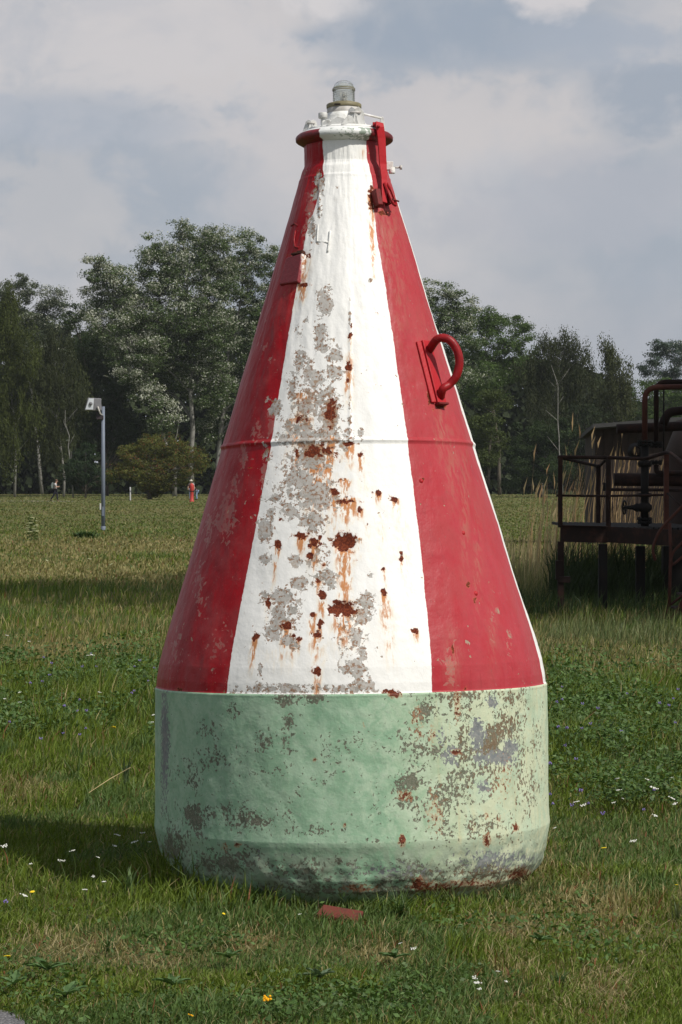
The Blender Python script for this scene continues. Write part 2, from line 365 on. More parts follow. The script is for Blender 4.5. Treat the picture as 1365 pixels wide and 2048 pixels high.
CHIP = [(930, 1500, 150, 110, .72), (980, 1500, 60, 40, 1.), (880, 1495, 34, 40, .95), (1000, 1470, 60, 60, .8), (850, 1420, 36, 36, .85), (900, 1390, 90, 20, .7), (1020, 1400, 40, 50, .7), (815, 1565, 30, 30, .95), (815, 1600, 26, 16, .85), (890, 1600, 70, 60, .72), (1050, 1560, 40, 80, .6), (950, 1660, 120, 40, .55),
    (590, 1385, 50, 14, .9), (630, 1396, 24, 12, .95), (570, 1400, 24, 16, .95), (465, 1420, 16, 22, .7), (580, 1440, 14, 22, .85), (530, 1480, 20, 22, .85), (578, 1480, 16, 34, .8), (430, 1520, 60, 30, .55), (375, 1560, 30, 50, .65), (460, 1570, 30, 30, .6), (450, 1620, 60, 24, .72), (380, 1640, 40, 40, .9), (500, 1640, 60, 24, .72), (330, 1500, 10, 160, .75), (578, 1630, 14, 24, .7), (550, 1545, 60, 24, .5), (600, 1570, 20, 30, .5),
    (640, 1560, 30, 20, .45), (690, 1500, 60, 60, .35), (740, 1620, 60, 60, .35), (420, 1460, 30, 22, .55), (630, 1660, 60, 10, .8), (350, 1690, 30, 50, .9), (460, 1720, 90, 30, .8), (640, 1740, 120, 26, .75), (820, 1745, 140, 30, .75), (960, 1740, 100, 30, .85), (1040, 1740, 30, 30, .8), (780, 1680, 60, 12, .6), (700, 1780, 300, 14, .8)]
BLUEGREY = [(1000, 1515, 36, 18, 1.), (955, 1470, 16, 34, 1.), (985, 1405, 14, 14, .9), (1020, 1495, 20, 20, .9), (960, 1515, 14, 14, .9), (895, 1510, 24, 30, .7), (1000, 1720, 90, 26, .7), (780, 1740, 100, 20, .6), (880, 1470, 14, 30, .6), (965, 1575, 18, 20, .7), (330, 1480, 9, 130, .9), (560, 1700, 120, 30, .3)]
GRUST = [(790, 1388, 14, 8, 1.2), (915, 1405, 8, 40, .8), (912, 1505, 10, 6, 1.), (812, 1590, 20, 12, .85), (805, 1680, 8, 12, 1.1), (975, 1680, 10, 14, .9), (955, 1768, 100, 12, .8), (1040, 1750, 28, 16, .95), (835, 1770, 14, 16, 1.1), (835, 1440, 18, 40, .6), (1032, 1655, 6, 8, 1.1), (1000, 1640, 6, 8, .8), (870, 1620, 20, 50, .6), (1010, 1560, 30, 60, .5), (865, 1470, 8, 30, .6), (975, 1630, 5, 10, .9), (880, 1775, 60, 14, .8), (720, 1775, 40, 10, .7), (450, 1695, 10, 10, .6), (475, 1690, 8, 8, .9), (630, 1520, 8, 6, .7), (728, 1450, 4, 16, .6), (690, 1650, 4, 6, .8)]

def stripe_sd(th, z, yy):
    """signed distance (m): > 0 in a white stripe"""
    r = prof_r(z)
    Lb = np.interp(yy, [292, 335, 360, 400, 470, 600, 893, 1100, 1370], [-32, -30, -25, -31, -37.5, -37.5, -35.8, -36.6, -37.0])
    Rb = np.interp(yy, [292, 335, 360, 400, 470, 600, 893, 1100, 1370], [33, 34, 35, 31, 28.5, 28.3, 26.5, 25.3, 22.7])
    R2 = np.interp(yy, [292, 400, 700, 1370], [100, 78, 78, 77.5])
    t = np.degrees(th)
    d1 = np.minimum(t-Lb, Rb-t); d2 = np.minimum(t-R2, R2+56-t); d3 = np.minimum(t+155, -98-t)
    dd = np.maximum(np.maximum(d1, d2), d3)
    return np.radians(dd)*r

def hull_grid(zlist, name, mat, theta_step=.0082):
    th = np.concatenate([np.arange(-math.pi, -1.75, .045), np.arange(-1.75, 1.75, theta_step), np.arange(1.75, math.pi-.02, .045)])
    nt = len(th); TH, ZZ = np.meshgrid(th, zlist)
    r = prof_r(ZZ)
    # worn, slightly dented plate
    dn = (vnoise(TH*3+20, ZZ*2.2+3, 1.6, 3)-.5)*.010+(vnoise(TH*10+60, ZZ*12+9, 2, 2)-.5)*.0022
    y_ = np.interp(ZZ, zt, apy)
    base = np.clip((y_-1650)/60, 0, 1)
    dn += (vnoise(TH*7+40, ZZ*9, 1.5, 3)-.5)*.030*base
    L0 = np.stack([r*np.sin(TH), -r*np.cos(TH), ZZ], -1); Wd = toworld(L0); px, py = proj(Wd)
    px = np.where(np.cos(TH) < -.0, -5000, px)
    # pits where rust ate through, welds standing proud
    rust = gb(px, py, RUSTS)
    dn -= np.clip(gb(px, py, RUSTS[:2])-.45, 0, 1)*.016
    dn += .0035*np.exp(-((px-701)/3.2)**2)*((py > 600) & (py < 884))
    dn += .003*np.exp(-((px-640)/3.2)**2)*((py > 365) & (py < 430))
    dn += .004*np.exp(-((px-(790+(py-900)*.28))/4)**2)*0
    fold = ((py > 1675) & (py < 1760))
    rr = r+dn
    Lc = np.stack([rr*np.sin(TH), -rr*np.cos(TH), ZZ], -1).reshape(-1, 3)
    nz = len(zlist)
    ii = (np.arange(nz-1)[:, None]*nt+np.arange(nt)[None, :]); jj = np.roll(ii, -1, axis=1)
    q = np.stack([ii, jj, jj+nt, ii+nt], -1).reshape(-1, 4)
    # streaks of rust running down from every pit
    stain = np.zeros(px.shape)
    for t in RUSTS[:-6]:
        x, y, rx, ry = t[:4]
        if y > 1370 or x > 840 or x < 500 or (x > 750 and y < 500): continue
        Ln = (26+ry*4.2+rx*1.6)*(.55+1.3*((x*7+y*13) % 10)/10); lean = (x-690)/480
        dy = (py-y); cx = x+dy*lean*.45
        v = np.exp(-((px-cx)/(rx*.8+1.5))**2)*np.clip(1-dy/Ln, 0, 1)*(dy > -ry*.3)
        stain = np.maximum(stain, v*min(1, .55+rx/30))
    for (x, y0, y1, wd, k) in [(742, 390, 620, 7, .7), (728, 290, 335, 8, .5), (760, 1010, 1180, 12, .30), (800, 1000, 1370, 26, .26), (690, 1230, 1370, 60, .24), (630, 1000, 1180, 26, .22), (560, 1290, 1370, 50, .22), (640, 1280, 1370, 24, .3), (611, 515, 600, 10, .6), (700, 700, 880, 14, .4), (770, 1190, 1370, 16, .5), (735, 960, 1000, 18, .3), (690, 1000, 1070, 22, .6), (575, 890, 960, 12, .3), (690, 900, 960, 10, .4), (780, 1240, 1385, 10, .4)]:
        cx = x+(py-y0)*((x-690)/480)*.4
        stain = np.maximum(stain, k*np.exp(-((px-cx)/wd)**2)*np.clip((py-y0)/12, 0, 1)*np.clip((y1-py)/((y1-y0)*.6), 0, 1))
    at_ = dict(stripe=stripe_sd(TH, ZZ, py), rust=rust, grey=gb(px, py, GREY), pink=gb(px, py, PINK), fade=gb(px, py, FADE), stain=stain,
               chip=gb(px, py, CHIP), bluegrey=gb(px, py, BLUEGREY), grust=gb(px, py, GRUST),
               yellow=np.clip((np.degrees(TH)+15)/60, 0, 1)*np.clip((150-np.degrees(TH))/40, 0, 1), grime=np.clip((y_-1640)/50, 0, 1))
    at_ = {k: v.ravel() for k, v in at_.items()}
    o = link(name, fast_mesh(name, Lc, [q], smooth=True, attrs=at_), mat, buoy)
    return o

# --- striped paint
m_, T, p = new_mat('striped_red_and_white_paint'); co = T.coord()
n1 = T.noise(co, 55, 5, .65, .3); n2 = T.noise(co, 17, 5, .62, .6); n3 = T.noise(co, 160, 3, .6); vo = T.vor(T.vm('ADD', co, T.vm('MULTIPLY', T.noise(co, 30, 3, out=1), (.02, .02, .02))), 62, out=1)
vsp = T.n('ShaderNodeSeparateXYZ'); T.put(vsp.inputs[0], vo); vr = vsp.outputs[0]
isl = T.noise(T.vm('ADD', co, (3.1, 1.7, 2.2)), 30, 3, .5, .8)
jag = T.m('ADD', T.m('MULTIPLY', T.m('SUBTRACT', n1, .5), .30), T.m('ADD', T.m('MULTIPLY', T.m('SUBTRACT', n2, .5), 1.0), T.m('ADD', T.m('MULTIPLY', T.m('SUBTRACT', isl, .5), 1.7), T.m('MULTIPLY', T.m('SUBTRACT', vr, .5), .42))))
vert = T.noise(T.mapv(co, (1, 1, .045)), 70, 5, .65, .3); vert2 = T.noise(T.mapv(co, (1, 1, .12)), 14, 4, .6)
sd = T.m('ADD', T.attr('stripe'), T.m('MULTIPLY', T.m('SUBTRACT', n1, .5), .006))
sd = T.m('ADD', sd, T.m('MULTIPLY', T.m('SUBTRACT', n2, .5), .010))
sw = T.ss(sd, -.0012, .0012)
whitec = T.mix(T.m('MULTIPLY', T.ss(n2, .45, .7), .25), (.79, .785, .755), (.68, .665, .61))
redc = T.mix(T.ss(vert2, .35, .7), (.32, .0055, .0105), (.25, .005, .009))
redc = T.mix(T.m('MULTIPLY', T.attr('yellow'), T.ss(T.m('ADD', vert2, T.m('MULTIPLY', n2, .5)), .35, 1.0, .55, 1.)), redc, (.39, .050, .062))  # sunlit sheen painted into the red with some fading, by angle round the hull
redc = T.mix(T.m('MULTIPLY', T.ss(n2, .5, .75), .25), redc, (.17, .014, .02))
pk = T.ss(T.m('ADD', T.attr('pink'), jag), .58, .62)
redc = T.mix(T.m('MULTIPLY', pk, .85), redc, T.mix(T.ss(n3, .4, .6), (.42, .10, .09), (.30, .16, .13)))
chalk = T.m('MULTIPLY', T.ss(T.m('ADD', T.noise(co, 7, 4, .6), T.m('MULTIPLY', vert2, .35)), .58, .82), .42)
redc = T.mix(chalk, redc, (.34, .06, .06))
redc = T.mix(T.m('MULTIPLY', T.ss(vert, .56, .74), .28), redc, (.13, .012, .014))
redc = T.mix(T.m('MULTIPLY', T.ss(T.noise(co, 48, 4, .7, .6), .67, .70), .75), redc, (.34, .17, .14))
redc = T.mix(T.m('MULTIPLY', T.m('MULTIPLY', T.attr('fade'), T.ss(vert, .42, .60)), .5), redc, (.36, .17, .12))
speck = T.ss(T.noise(co, 120, 2, .5), .72, .75)
redc = T.mix(T.m('MULTIPLY', speck, .8), redc, (.22, .11, .09))
base = T.mix(sw, redc, whitec)
# rust wash
stn = T.attr('stain')
wash = T.ss(T.m('MULTIPLY', stn, T.m('ADD', .22, T.m('MULTIPLY', T.ss(vert, .36, .64), 1.35))), .03, .85)
base = T.mix(T.m('MULTIPLY', wash, T.m('ADD', .2, T.m('MULTIPLY', sw, .75))), base, T.mix(T.ss(wash, .2, .8), (.80, .66, .44), (.50, .20, .06)))
# grey primer where the top coat has flaked
gm = T.ss(T.m('ADD', T.m('MULTIPLY', T.attr('grey'), 1.), T.m('MULTIPLY', jag, .95)), .52, .545)
greyc = T.mix(T.ss(n2, .4, .65), (.31, .295, .265), (.42, .40, .37))
greyc = T.mix(T.m('MULTIPLY', T.ss(isl, .48, .56), .8), greyc, (.46, .44, .41))
greyc = T.mix(T.m('MULTIPLY', T.ss(T.m('ADD', T.attr('rust'), T.m('MULTIPLY', jag, 1.)), .2, .75), .8), greyc, (.27, .17, .09))
base = T.mix(T.m('MULTIPLY', gm, .97), base, greyc)
# small random chips near the worn strip
ch = T.ss(T.m('ADD', T.m('MULTIPLY', T.ss(T.attr('grey'), .0, .5), .20), T.noise(co, 75, 4, .7)), .74, .76)
base = T.mix(T.m('MULTIPLY', ch, .9), base, (.26, .15, .09))
# bare rust
rj = T.m('ADD', T.m('MULTIPLY', T.m('SUBTRACT', n1, .5), 1.6), T.m('ADD', T.m('MULTIPLY', T.m('SUBTRACT', isl, .5), 1.3), T.m('MULTIPLY', T.m('SUBTRACT', n2, .5), .6)))
rm = T.ss(T.m('ADD', T.attr('rust'), rj), .55, .62)
rh = T.ss(T.m('ADD', T.attr('rust'), rj), .36, .6)
base = T.mix(T.m('MULTIPLY', rh, T.m('MULTIPLY', .62, T.ss(n3, .35, .6))), base, (.45, .15, .05))
base = T.mix(rm, base, T.mix(T.ss(n3, .4, .65), (.085, .018, .010), (.19, .045, .018)))
T.put(p.inputs['Base Color'], base)
T.put(p.inputs['Roughness'], T.m('ADD', .42, T.m('MULTIPLY', T.m('MAXIMUM', gm, rm), .42)))
p.inputs['Specular IOR Level'].default_value = .14
hgt = T.m('SUBTRACT', T.m('ADD', T.m('MULTIPLY', T.noise(co, 28, 5, .6), .6), T.m('MULTIPLY', T.noise(T.mapv(co, (1, 1, .5)), 110, 3, .6), .22)), T.m('ADD', T.m('MULTIPLY', gm, .55), T.m('ADD', T.m('MULTIPLY', rm, .8), T.m('MULTIPLY', ch, .3))))
T.put(p.inputs['Normal'], T.bump(hgt, .55, .006))
M_stripe = m_

# --- flaking green paint
m_, T, p = new_mat('flaking_green_paint'); co = T.coord()
n1 = T.noise(co, 48, 5, .62, .4); n2 = T.noise(co, 14, 5, .62, .6); n3 = T.noise(co, 150, 3, .6); n4 = T.noise(T.mapv(co, (1, 1, .8)), 85, 4, .6, .5)
vv = T.vm('ADD', co, T.vm('MULTIPLY', T.noise(co, 50, 3, out=1), (.022, .022, .022)))
vcell = T.n('ShaderNodeSeparateXYZ'); T.put(vcell.inputs[0], T.vor(vv, 85, out=1)); vr = vcell.outputs[0]
vert = T.noise(T.mapv(co, (1, 1, .08)), 34, 5, .65)
gr = T.mix(T.ss(n2, .38, .62), (.25, .40, .265), (.34, .48, .34))
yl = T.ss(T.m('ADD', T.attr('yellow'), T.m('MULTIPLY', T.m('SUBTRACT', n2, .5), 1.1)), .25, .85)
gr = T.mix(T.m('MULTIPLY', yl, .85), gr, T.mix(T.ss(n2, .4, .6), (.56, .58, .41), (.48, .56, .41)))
drk = T.ss(T.noise(co, 5, 4, .6), .5, .75)
gr = T.mix(T.m('MULTIPLY', drk, .35), gr, (.15, .29, .19))
gr = T.mix(T.m('MULTIPLY', T.ss(T.noise(co, 60, 3, .6), .5, .75), .35), gr, (.40, .52, .36))
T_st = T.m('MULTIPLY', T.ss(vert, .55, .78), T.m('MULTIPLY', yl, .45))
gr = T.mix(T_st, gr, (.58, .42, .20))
gr = T.mix(T.m('MULTIPLY', T.attr('grime'), T.ss(n2, .38, .6)), gr, (.24, .29, .215))
runs = T.ss(T.noise(T.mapv(co, (1, 1, .06)), 22, 5, .6), .52, .72)
gr = T.mix(T.m('MULTIPLY', runs, .20), gr, (.20, .24, .17))
gr = T.mix(T.m('MULTIPLY', T.ss(n1, .56, .70), .45), gr, (.42, .50, .40))
jj1 = T.m('ADD', T.m('MULTIPLY', T.m('SUBTRACT', n4, .5), 1.6), T.m('ADD', T.m('MULTIPLY', T.m('SUBTRACT', n2, .5), .55), T.m('MULTIPLY', T.m('SUBTRACT', vr, .5), .38)))
bgm = T.ss(T.m('ADD', T.attr('bluegrey'), T.m('MULTIPLY', jj1, .9)), .56, .59)
cm = T.ss(T.m('ADD', T.m('ADD', T.m('MULTIPLY', T.m('MULTIPLY', T.attr('chip'), T.ss(T.noise(co, 8, 3, .6), .35, .6, .55, 1.25)), .70), .14), jj1), .62, .65)
und = T.mix(T.ss(n3, .4, .62), (.125, .135, .095), (.20, .19, .145))
und = T.mix(T.m('MULTIPLY', T.ss(n1, .5, .6), .6), und, (.085, .11, .075))
und = T.mix(T.ss(T.m('ADD', T.attr('yellow'), T.m('MULTIPLY', T.m('SUBTRACT', n1, .5), 3)), .7, 1.1, 0, .5), und, (.22, .115, .06))
g2 = T.mix(cm, gr, und)
g2 = T.mix(bgm, g2, T.mix(T.ss(n1, .4, .6), (.175, .19, .195), (.24, .245, .235)))
rj = T.m('ADD', T.m('MULTIPLY', T.m('SUBTRACT', n4, .5), 1.8), T.m('MULTIPLY', T.m('SUBTRACT', n2, .5), .6))
rm = T.ss(T.m('ADD', T.attr('grust'), rj), .72, .77)
rh = T.ss(T.m('ADD', T.attr('grust'), rj), .42, .68)
g2 = T.mix(T.m('MULTIPLY', rh, .5), g2, (.45, .20, .09))
g2 = T.mix(rm, g2, T.mix(T.ss(n3, .4, .6), (.10, .028, .016), (.20, .06, .03)))
# band of splashed dirt and moss low down
T.put(p.inputs['Base Color'], g2)
p.inputs['Roughness'].default_value = .6; p.inputs['Specular IOR Level'].default_value = .2
hgt = T.m('SUBTRACT', T.m('ADD', T.m('MULTIPLY', T.noise(co, 24, 5, .6), .7), T.m('MULTIPLY', T.noise(co, 110, 3, .6), .2)), T.m('ADD', T.m('MULTIPLY', cm, .6), T.m('MULTIPLY', rm, .5)))
T.put(p.inputs['Normal'], T.bump(hgt, .65, .007))
M_green = m_

def zrows(y0, y1, step=.0062):
    z0 = y2z(float(y1)); z1 = y2z(float(y0)); base = list(np.arange(z0, z1, step))+[z1]
    for a, b in PROF:
        z = y2z(float(a))
        if z0 < z < z1: base.append(z)
    return np.array(sorted(set(np.round(base, 5))))
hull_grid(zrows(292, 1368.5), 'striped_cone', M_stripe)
hull_grid(zrows(1368.5, 1775), 'green_base', M_green)

s_top = float(sc_at(y2z(270.)))                    # metres per photo pixel near the top
Zt = lambda yy: y2z(float(yy))
# flange ring round the neck, red with a white sector in front
m_, T, p = new_mat('flange_paint'); co = T.coord(); sx_ = T.n('ShaderNodeSeparateXYZ'); T.put(sx_.inputs[0], co)
n1 = T.noise(co, 60, 4, .6)
ang = T.m('ARCTAN2', sx_.outputs[0], T.m('MULTIPLY', sx_.outputs[1], -1))
sec = T.ss(T.m('ADD', T.m('ABSOLUTE', T.m('ADD', ang, -.02)), T.m('MULTIPLY', T.m('SUBTRACT', n1, .5), .12)), .565, .55)
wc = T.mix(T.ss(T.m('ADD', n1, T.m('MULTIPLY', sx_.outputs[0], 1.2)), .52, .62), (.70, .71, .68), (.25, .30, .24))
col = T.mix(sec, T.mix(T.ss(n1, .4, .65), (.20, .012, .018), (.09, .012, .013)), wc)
topm = T.ss(sx_.outputs[2], y2z(271.), y2z(269))
col = T.mix(topm, col, (.72, .72, .70))
T.put(p.inputs['Base Color'], col); p.inputs['Roughness'].default_value = .45; T.put(p.inputs['Normal'], T.bump(n1, .5, .004))
mb = MB(); k = s_top
mb.lathe([(79.5*k, Zt(293)), (83*k, Zt(292)), (95*k, Zt(285)), (97*k, Zt(283)), (97.5*k, Zt(277)), (96*k, Zt(274)), (90*k, Zt(269)), (80*k, Zt(265)), (60*k, Zt(264)), (30*k, Zt(264))], 96)
mb.build('flange', m_, buoy)
# lid: white dome under the lamp
mb = MB(); mb.lathe([(78*k, Zt(264.2)), (77*k, Zt(261)), (60*k, Zt(258)), (48*k, Zt(253)), (40*k, Zt(246)), (37*k, Zt(236)), (35*k, Zt(228)), (20*k, Zt(227))], 64)
mb.build('lid', M_whitepaint, buoy)
M_ol = paint('weathered_brass', (.20, .175, .10), (.12, .11, .07), .5, 30, .7, .4, 120)
M_gw = paint('weathered_grey_paint', (.50, .48, .45), (.33, .31, .27), .5, 20, .8, .4, 100)
lh = empty('lamp_holder', (0, 0, 0)); lh.parent = buoy
mb = MB(); mb.lathe([(20*k, Zt(231)), (33.3*k, Zt(231)), (34*k, Zt(229)), (34*k, Zt(217.2)), (24*k, Zt(217))], 64); mb.build('collar', M_gw, lh)
mb = MB(); mb.lathe([(24*k, Zt(217.2)), (34.6*k, Zt(217.2)), (35*k, Zt(215)), (35*k, Zt(210)), (33*k, Zt(208.2)), (22*k, Zt(208))], 64); mb.build('rim', M_ol, lh)
mb = MB(); M0 = Matrix.Translation((-.012*1, -34.6*k, Zt(215.5))); mb.box((-13*k, -32.6*k, Zt(214.5)), (12*k, 3.6*k, 3.4*k)); mb.build('slot', M_darksteel, lh)
# lens
gm_ = bpy.data.materials.new('lantern_glass'); gm_.use_nodes = True; T = NT(gm_.node_tree)
gl = T.n('ShaderNodeBsdfPrincipled'); gl.inputs['Base Color'].default_value = (.97, .98, .94, 1); gl.inputs['Roughness'].default_value = .03
gl.inputs['Transmission Weight'].default_value = .93; gl.inputs['IOR'].default_value = 1.45
o = T.n('ShaderNodeOutputMaterial'); T.t.links.new(gl.outputs[0], o.inputs[0])
def lensprof(rr):
    P = [(rr, 208)]
    for i in range(7):
        y_ = 206-i*3.6; P += [(rr+.3, y_), (rr+1.5, y_-1.2), (rr+.1, y_-2.6)]
    return P
outer = lensprof(21)+[(22.6, 180), (22.8, 177.5), (21, 175.5)]
for i in range(1, 9):
    a = i/8*math.pi/2; outer.append((20.5*math.cos(a), 175.5-14.5*math.sin(a)))
inner = [(20.5-i*.0, y) for i, y in enumerate((208, 195, 182))]
mb = MB(); prof = [(r_*k, Zt(y_)) for r_, y_ in outer]; prof[-1] = (.0004, Zt(161)); mb.lathe(prof, 48)
inn = [(18.2*k, Zt(208)), (18.2*k, Zt(177))]+[(17.6*math.cos(i/6*math.pi/2)*k+.0003, Zt(176-11.5*math.sin(i/6*math.pi/2))) for i in range(1, 7)]
mb.lathe([p_ for p_ in inn], 48); nf = 48*(len(inn)-1)
mb.f[-nf:] = [tuple(reversed(f)) for f in mb.f[-nf:]]
lens = mb.build('lens', gm_, buoy)
mb = MB(); mb.tube([(0, 0, Zt(208)), (0, 0, Zt(196))], 5*k, 10); mb.tube([(0, 0, Zt(196)), (0, 0, Zt(186))], [3*k, 4.5*k], 10); 
mb.tube([(-6*k, 0, Zt(208)), (-6*k, 0, Zt(183))], .8*k, 6); mb.tube([(6*k, 0, Zt(208)), (6*k, 0, Zt(183))], .8*k, 6)
mb.build('bulb', M_gw, buoy)
for yy in (181, 178, 206):
    mb = MB(); mb.tube([(22.3*k*math.cos(a_/40*2*math.pi), 22.3*k*math.sin(a_/40*2*math.pi), Zt(yy)) for a_ in range(41)], .9*k, 6, caps=False); mb.build('lens_band', M_ol, buoy)

def topP(px, py, dy):
    """point above the flange, px/py of the photograph, dy metres in front of (-) or behind (+) the axis"""
    z0 = Zt(py); x0 = (px-float(np.interp(z0, zt, apx)))*k
    return Vector((x0, dy, z0-dy*0.135*0))
M_lug = paint('shaded_white_paint', (.56, .56, .54), (.34, .33, .30), .6, 30, .8, .8, 110)  # white greyed with shade and wear so the lugs show against the lid
def hinge_lug(pxs, dy, top, wid=20, thick=6):
    """a pair of triangular lugs with a pin, on the flange"""
    o = empty('hinge_lug', (0, 0, 0)); o.parent = buoy
    c = topP(pxs, 264, dy)
    for sgn in (-1, 1):
        mb = MB(); w2 = wid*k/2; h = (264-top)*k
        Mx = Matrix.Translation(c+Vector((sgn*thick*k*.9, 0, 0))) @ Euler((R(90), 0, R(90 if False else 20*sgn))).to_matrix().to_4x4()
        mb.prism([(-w2, 0), (w2, 0), (w2*.45, h*.86), (0, h), (-w2*.45, h*.86)], -thick*k*.25, thick*k*.25, Mx); mb.build('lug', M_lug, o, bevel=.001)
    mb = MB(); mb.tube([c+Vector((-thick*k*1.6, -.006, (264-top)*k*.7)), c+Vector((thick*k*1.6, -.006, (264-top)*k*.7))], 2.2*k, 8); mb.build('pin', M_gw, o)
    return o
hinge_lug(623, -.02, 240, 26, 5)
hinge_lug(711, -.12, 224, 30, 7)
# swing bolt barrel on the left of the lamp
bo = empty('clamp_bolt'); bo.parent = buoy
c = topP(647, 262, -.11); mb = MB(); mb.lathe([(4.6*k, 0), (4.6*k, 16*k)], 14, Matrix.Translation(c)); mb.build('shank', M_whitepaint, bo)
mb = MB(); mb.lathe([(.001, 16*k), (8.4*k, 16*k), (9*k, 17.5*k), (9*k, 26*k), (8.2*k, 27.2*k), (.001, 27.6*k)], 20, Matrix.Translation(c)); mb.build('nut', M_lug, bo)
# low wing clamps and a boss on the lid
mb = MB()
for (px, dy, wd, hh, a) in [(676, -.145, 46, 17, -6), (697, -.15, 30, 20, 12), (655, -.13, 26, 14, -14)]:
    c = topP(px, 263, dy); Mx = Matrix.Translation(c) @ Euler((R(90), 0, R(a))).to_matrix().to_4x4()
    mb.prism([(-wd*k/2, 0), (wd*k/2, 0), (wd*k*.28, hh*k*.8), (0, hh*k), (-wd*k*.26, hh*k*.55)], -3*k, 3*k, Mx)
mb.build('clamp_wing', M_lug, buoy, bevel=.002)
# guard loop on the right: two uprights and a bar
gl_ = empty('guard_rail'); gl_.parent = buoy
a0 = topP(724, 262, -.115); a1 = topP(764, 264, -.06)
for c, h in ((a0, 31), (a1, 25)):
    mb = MB(); Mx = Matrix.Translation(c) @ Euler((R(90), 0, R(8))).to_matrix().to_4x4()
    pol = [(-6*k, 0), (6.5*k, 0)]+[(3.2*k*math.cos(t_)+0, (h-4)*k+4*k*math.sin(t_)) for t_ in np.linspace(.1, math.pi-.1, 6)]
    mb.prism(pol, -2.4*k, 2.4*k, Mx); mb.build('upright', M_lug, gl_, bevel=.0012)
mb = MB(); mb.tube([a0+Vector((0, 0, 24*k)), a1+Vector((0, 0, 21*k))], 2.4*k, 8); mb.build('bar', M_whitepaint, gl_)
# red hasp hanging from the flange down the right side
hs = empty('hasp'); hs.parent = buoy
def strap(pts, wd, th_, name, mat, par):
    mb = MB(); P = [Vector(p_) for p_ in pts]; n = len(P); v = []
    for i, p_ in enumerate(P):
        t = (P[min(i+1, n-1)]-P[max(i-1, 0)]).normalized(); out = Vector((math.sin(.62), -math.cos(.62), 0)); side = t.cross(out).normalized(); out = side.cross(t).normalized()
        if out.y > 0: out = -out
        ww = wd[i]/2 if isinstance(wd, (list, tuple)) else wd/2
        v += [p_-side*ww, p_+side*ww, p_+side*ww+out*th_, p_-side*ww+out*th_]
    f = [(0, 1, 2, 3)[::-1], (4*n-4, 4*n-3, 4*n-2, 4*n-1)]
    for i in range(n-1):
        for a_ in range(4): f.append((4*i+a_, 4*i+(a_+1) % 4, 4*i+4+(a_+1) % 4, 4*i+4+a_))
    mb.add(v, f); return mb.build(name, mat, par, bevel=.0015)
def hp(px, py, off):
    """point px,py of the photograph standing `off` metres out from the neck, on its right flank"""
    z0 = Zt(py); rr = float(prof_r(min(z0, Zt(292.))))+off; cx = float(np.interp(z0, zt, apx)); s_ = float(sc_at(z0))
    sn = max(-.99, min(.99, (px-cx)*s_/rr)); return Vector((rr*sn, -rr*math.sqrt(1-sn*sn), z0))
strap([hp(757, 259, .036), hp(758, 268, .042), hp(761, 290, .040), hp(764, 340, .032), hp(766, 372, .022), hp(766, 400, .020), hp(767, 420, .020)], [18*k, 19*k, 19*k, 17*k, 13*k, 12*k, 12*k], .007, 'strap', M_redlight, hs)
mb = MB(); c = hp(757, 262, .03); mb.box(c+Vector((-.01, .012, .002)), (.03, .05, .014)); mb.build('hinge', M_redlight, hs, bevel=.002)
mb = MB(); c = hp(756, 268, .05); mb.lathe([(.0001, .008), (.006, .007), (.007, 0)], 8, Matrix.Translation(c) @ Euler((R(90), 0, 0)).to_matrix().to_4x4()); mb.build('rivet', M_redpaint, hs)
# staple box under the strap
F = sframe(750, 400); mb = MB()
mb.box(F @ Vector((0, 0, .018)), (.024, .07, .036), F.to_3x3()); mb.build('staple_block', M_darkred, hs, bevel=.003)
F = sframe(768, 396); mb = MB()
lp_ = [F @ Vector(v_) for v_ in [(-.012, .050, .030), (-.011, .0, .040), (-.010, -.030, .044), (-.004, -.046, .045), (.006, -.050, .045), (.015, -.044, .043), (.018, -.028, .040), (.016, .02, .034), (.012, .055, .022)]]
mb.tube(lp_, .0062, 8); mb.build('eye', M_redpaint, hs)
mb = MB(); mb.box(F @ Vector((.004, -.012, .016)), (.016, .045, .03), F.to_3x3()); mb.build('staple_cheek', M_darkred, hs, bevel=.002)
mb = MB(); mb.tube([F @ Vector((-.012, -.028, .05)), F @ Vector((.032, -.030, .045))], .0035, 8); mb.build('pin', M_darkred, hs)
# little white drain fitting on the right of the neck
ft = empty('drain_fitting'); ft.parent = buoy
z0 = Zt(337); c = Vector((86*k, -.01, z0)); mb = MB()
mb.box(c+Vector((4*k, 0, 3*k)), (14*k, 12*k, 17*k)); mb.build('block', M_whitepaint, ft, bevel=.003)
mb = MB(); mb.lathe([(.001, 0), (6*k, 0), (6.5*k, 2*k), (6.5*k, 12*k), (.001, 13*k)], 14, Matrix.Translation(c+Vector((8*k, 0, -12*k)))); mb.build('socket', M_whitepaint, ft)
mb = MB(); mb.tube([c+Vector((10*k, 0, 0)), c+Vector((26*k, 0, 0))], 2*k, 8); mb.build('rod', M_gw, ft)
mb = MB(); mb.tube([c+Vector((23.5*k, 0, 0)), c+Vector((28.5*k, 0, 0))], 4.6*k, 6); mb.build('nut', M_gw, ft)
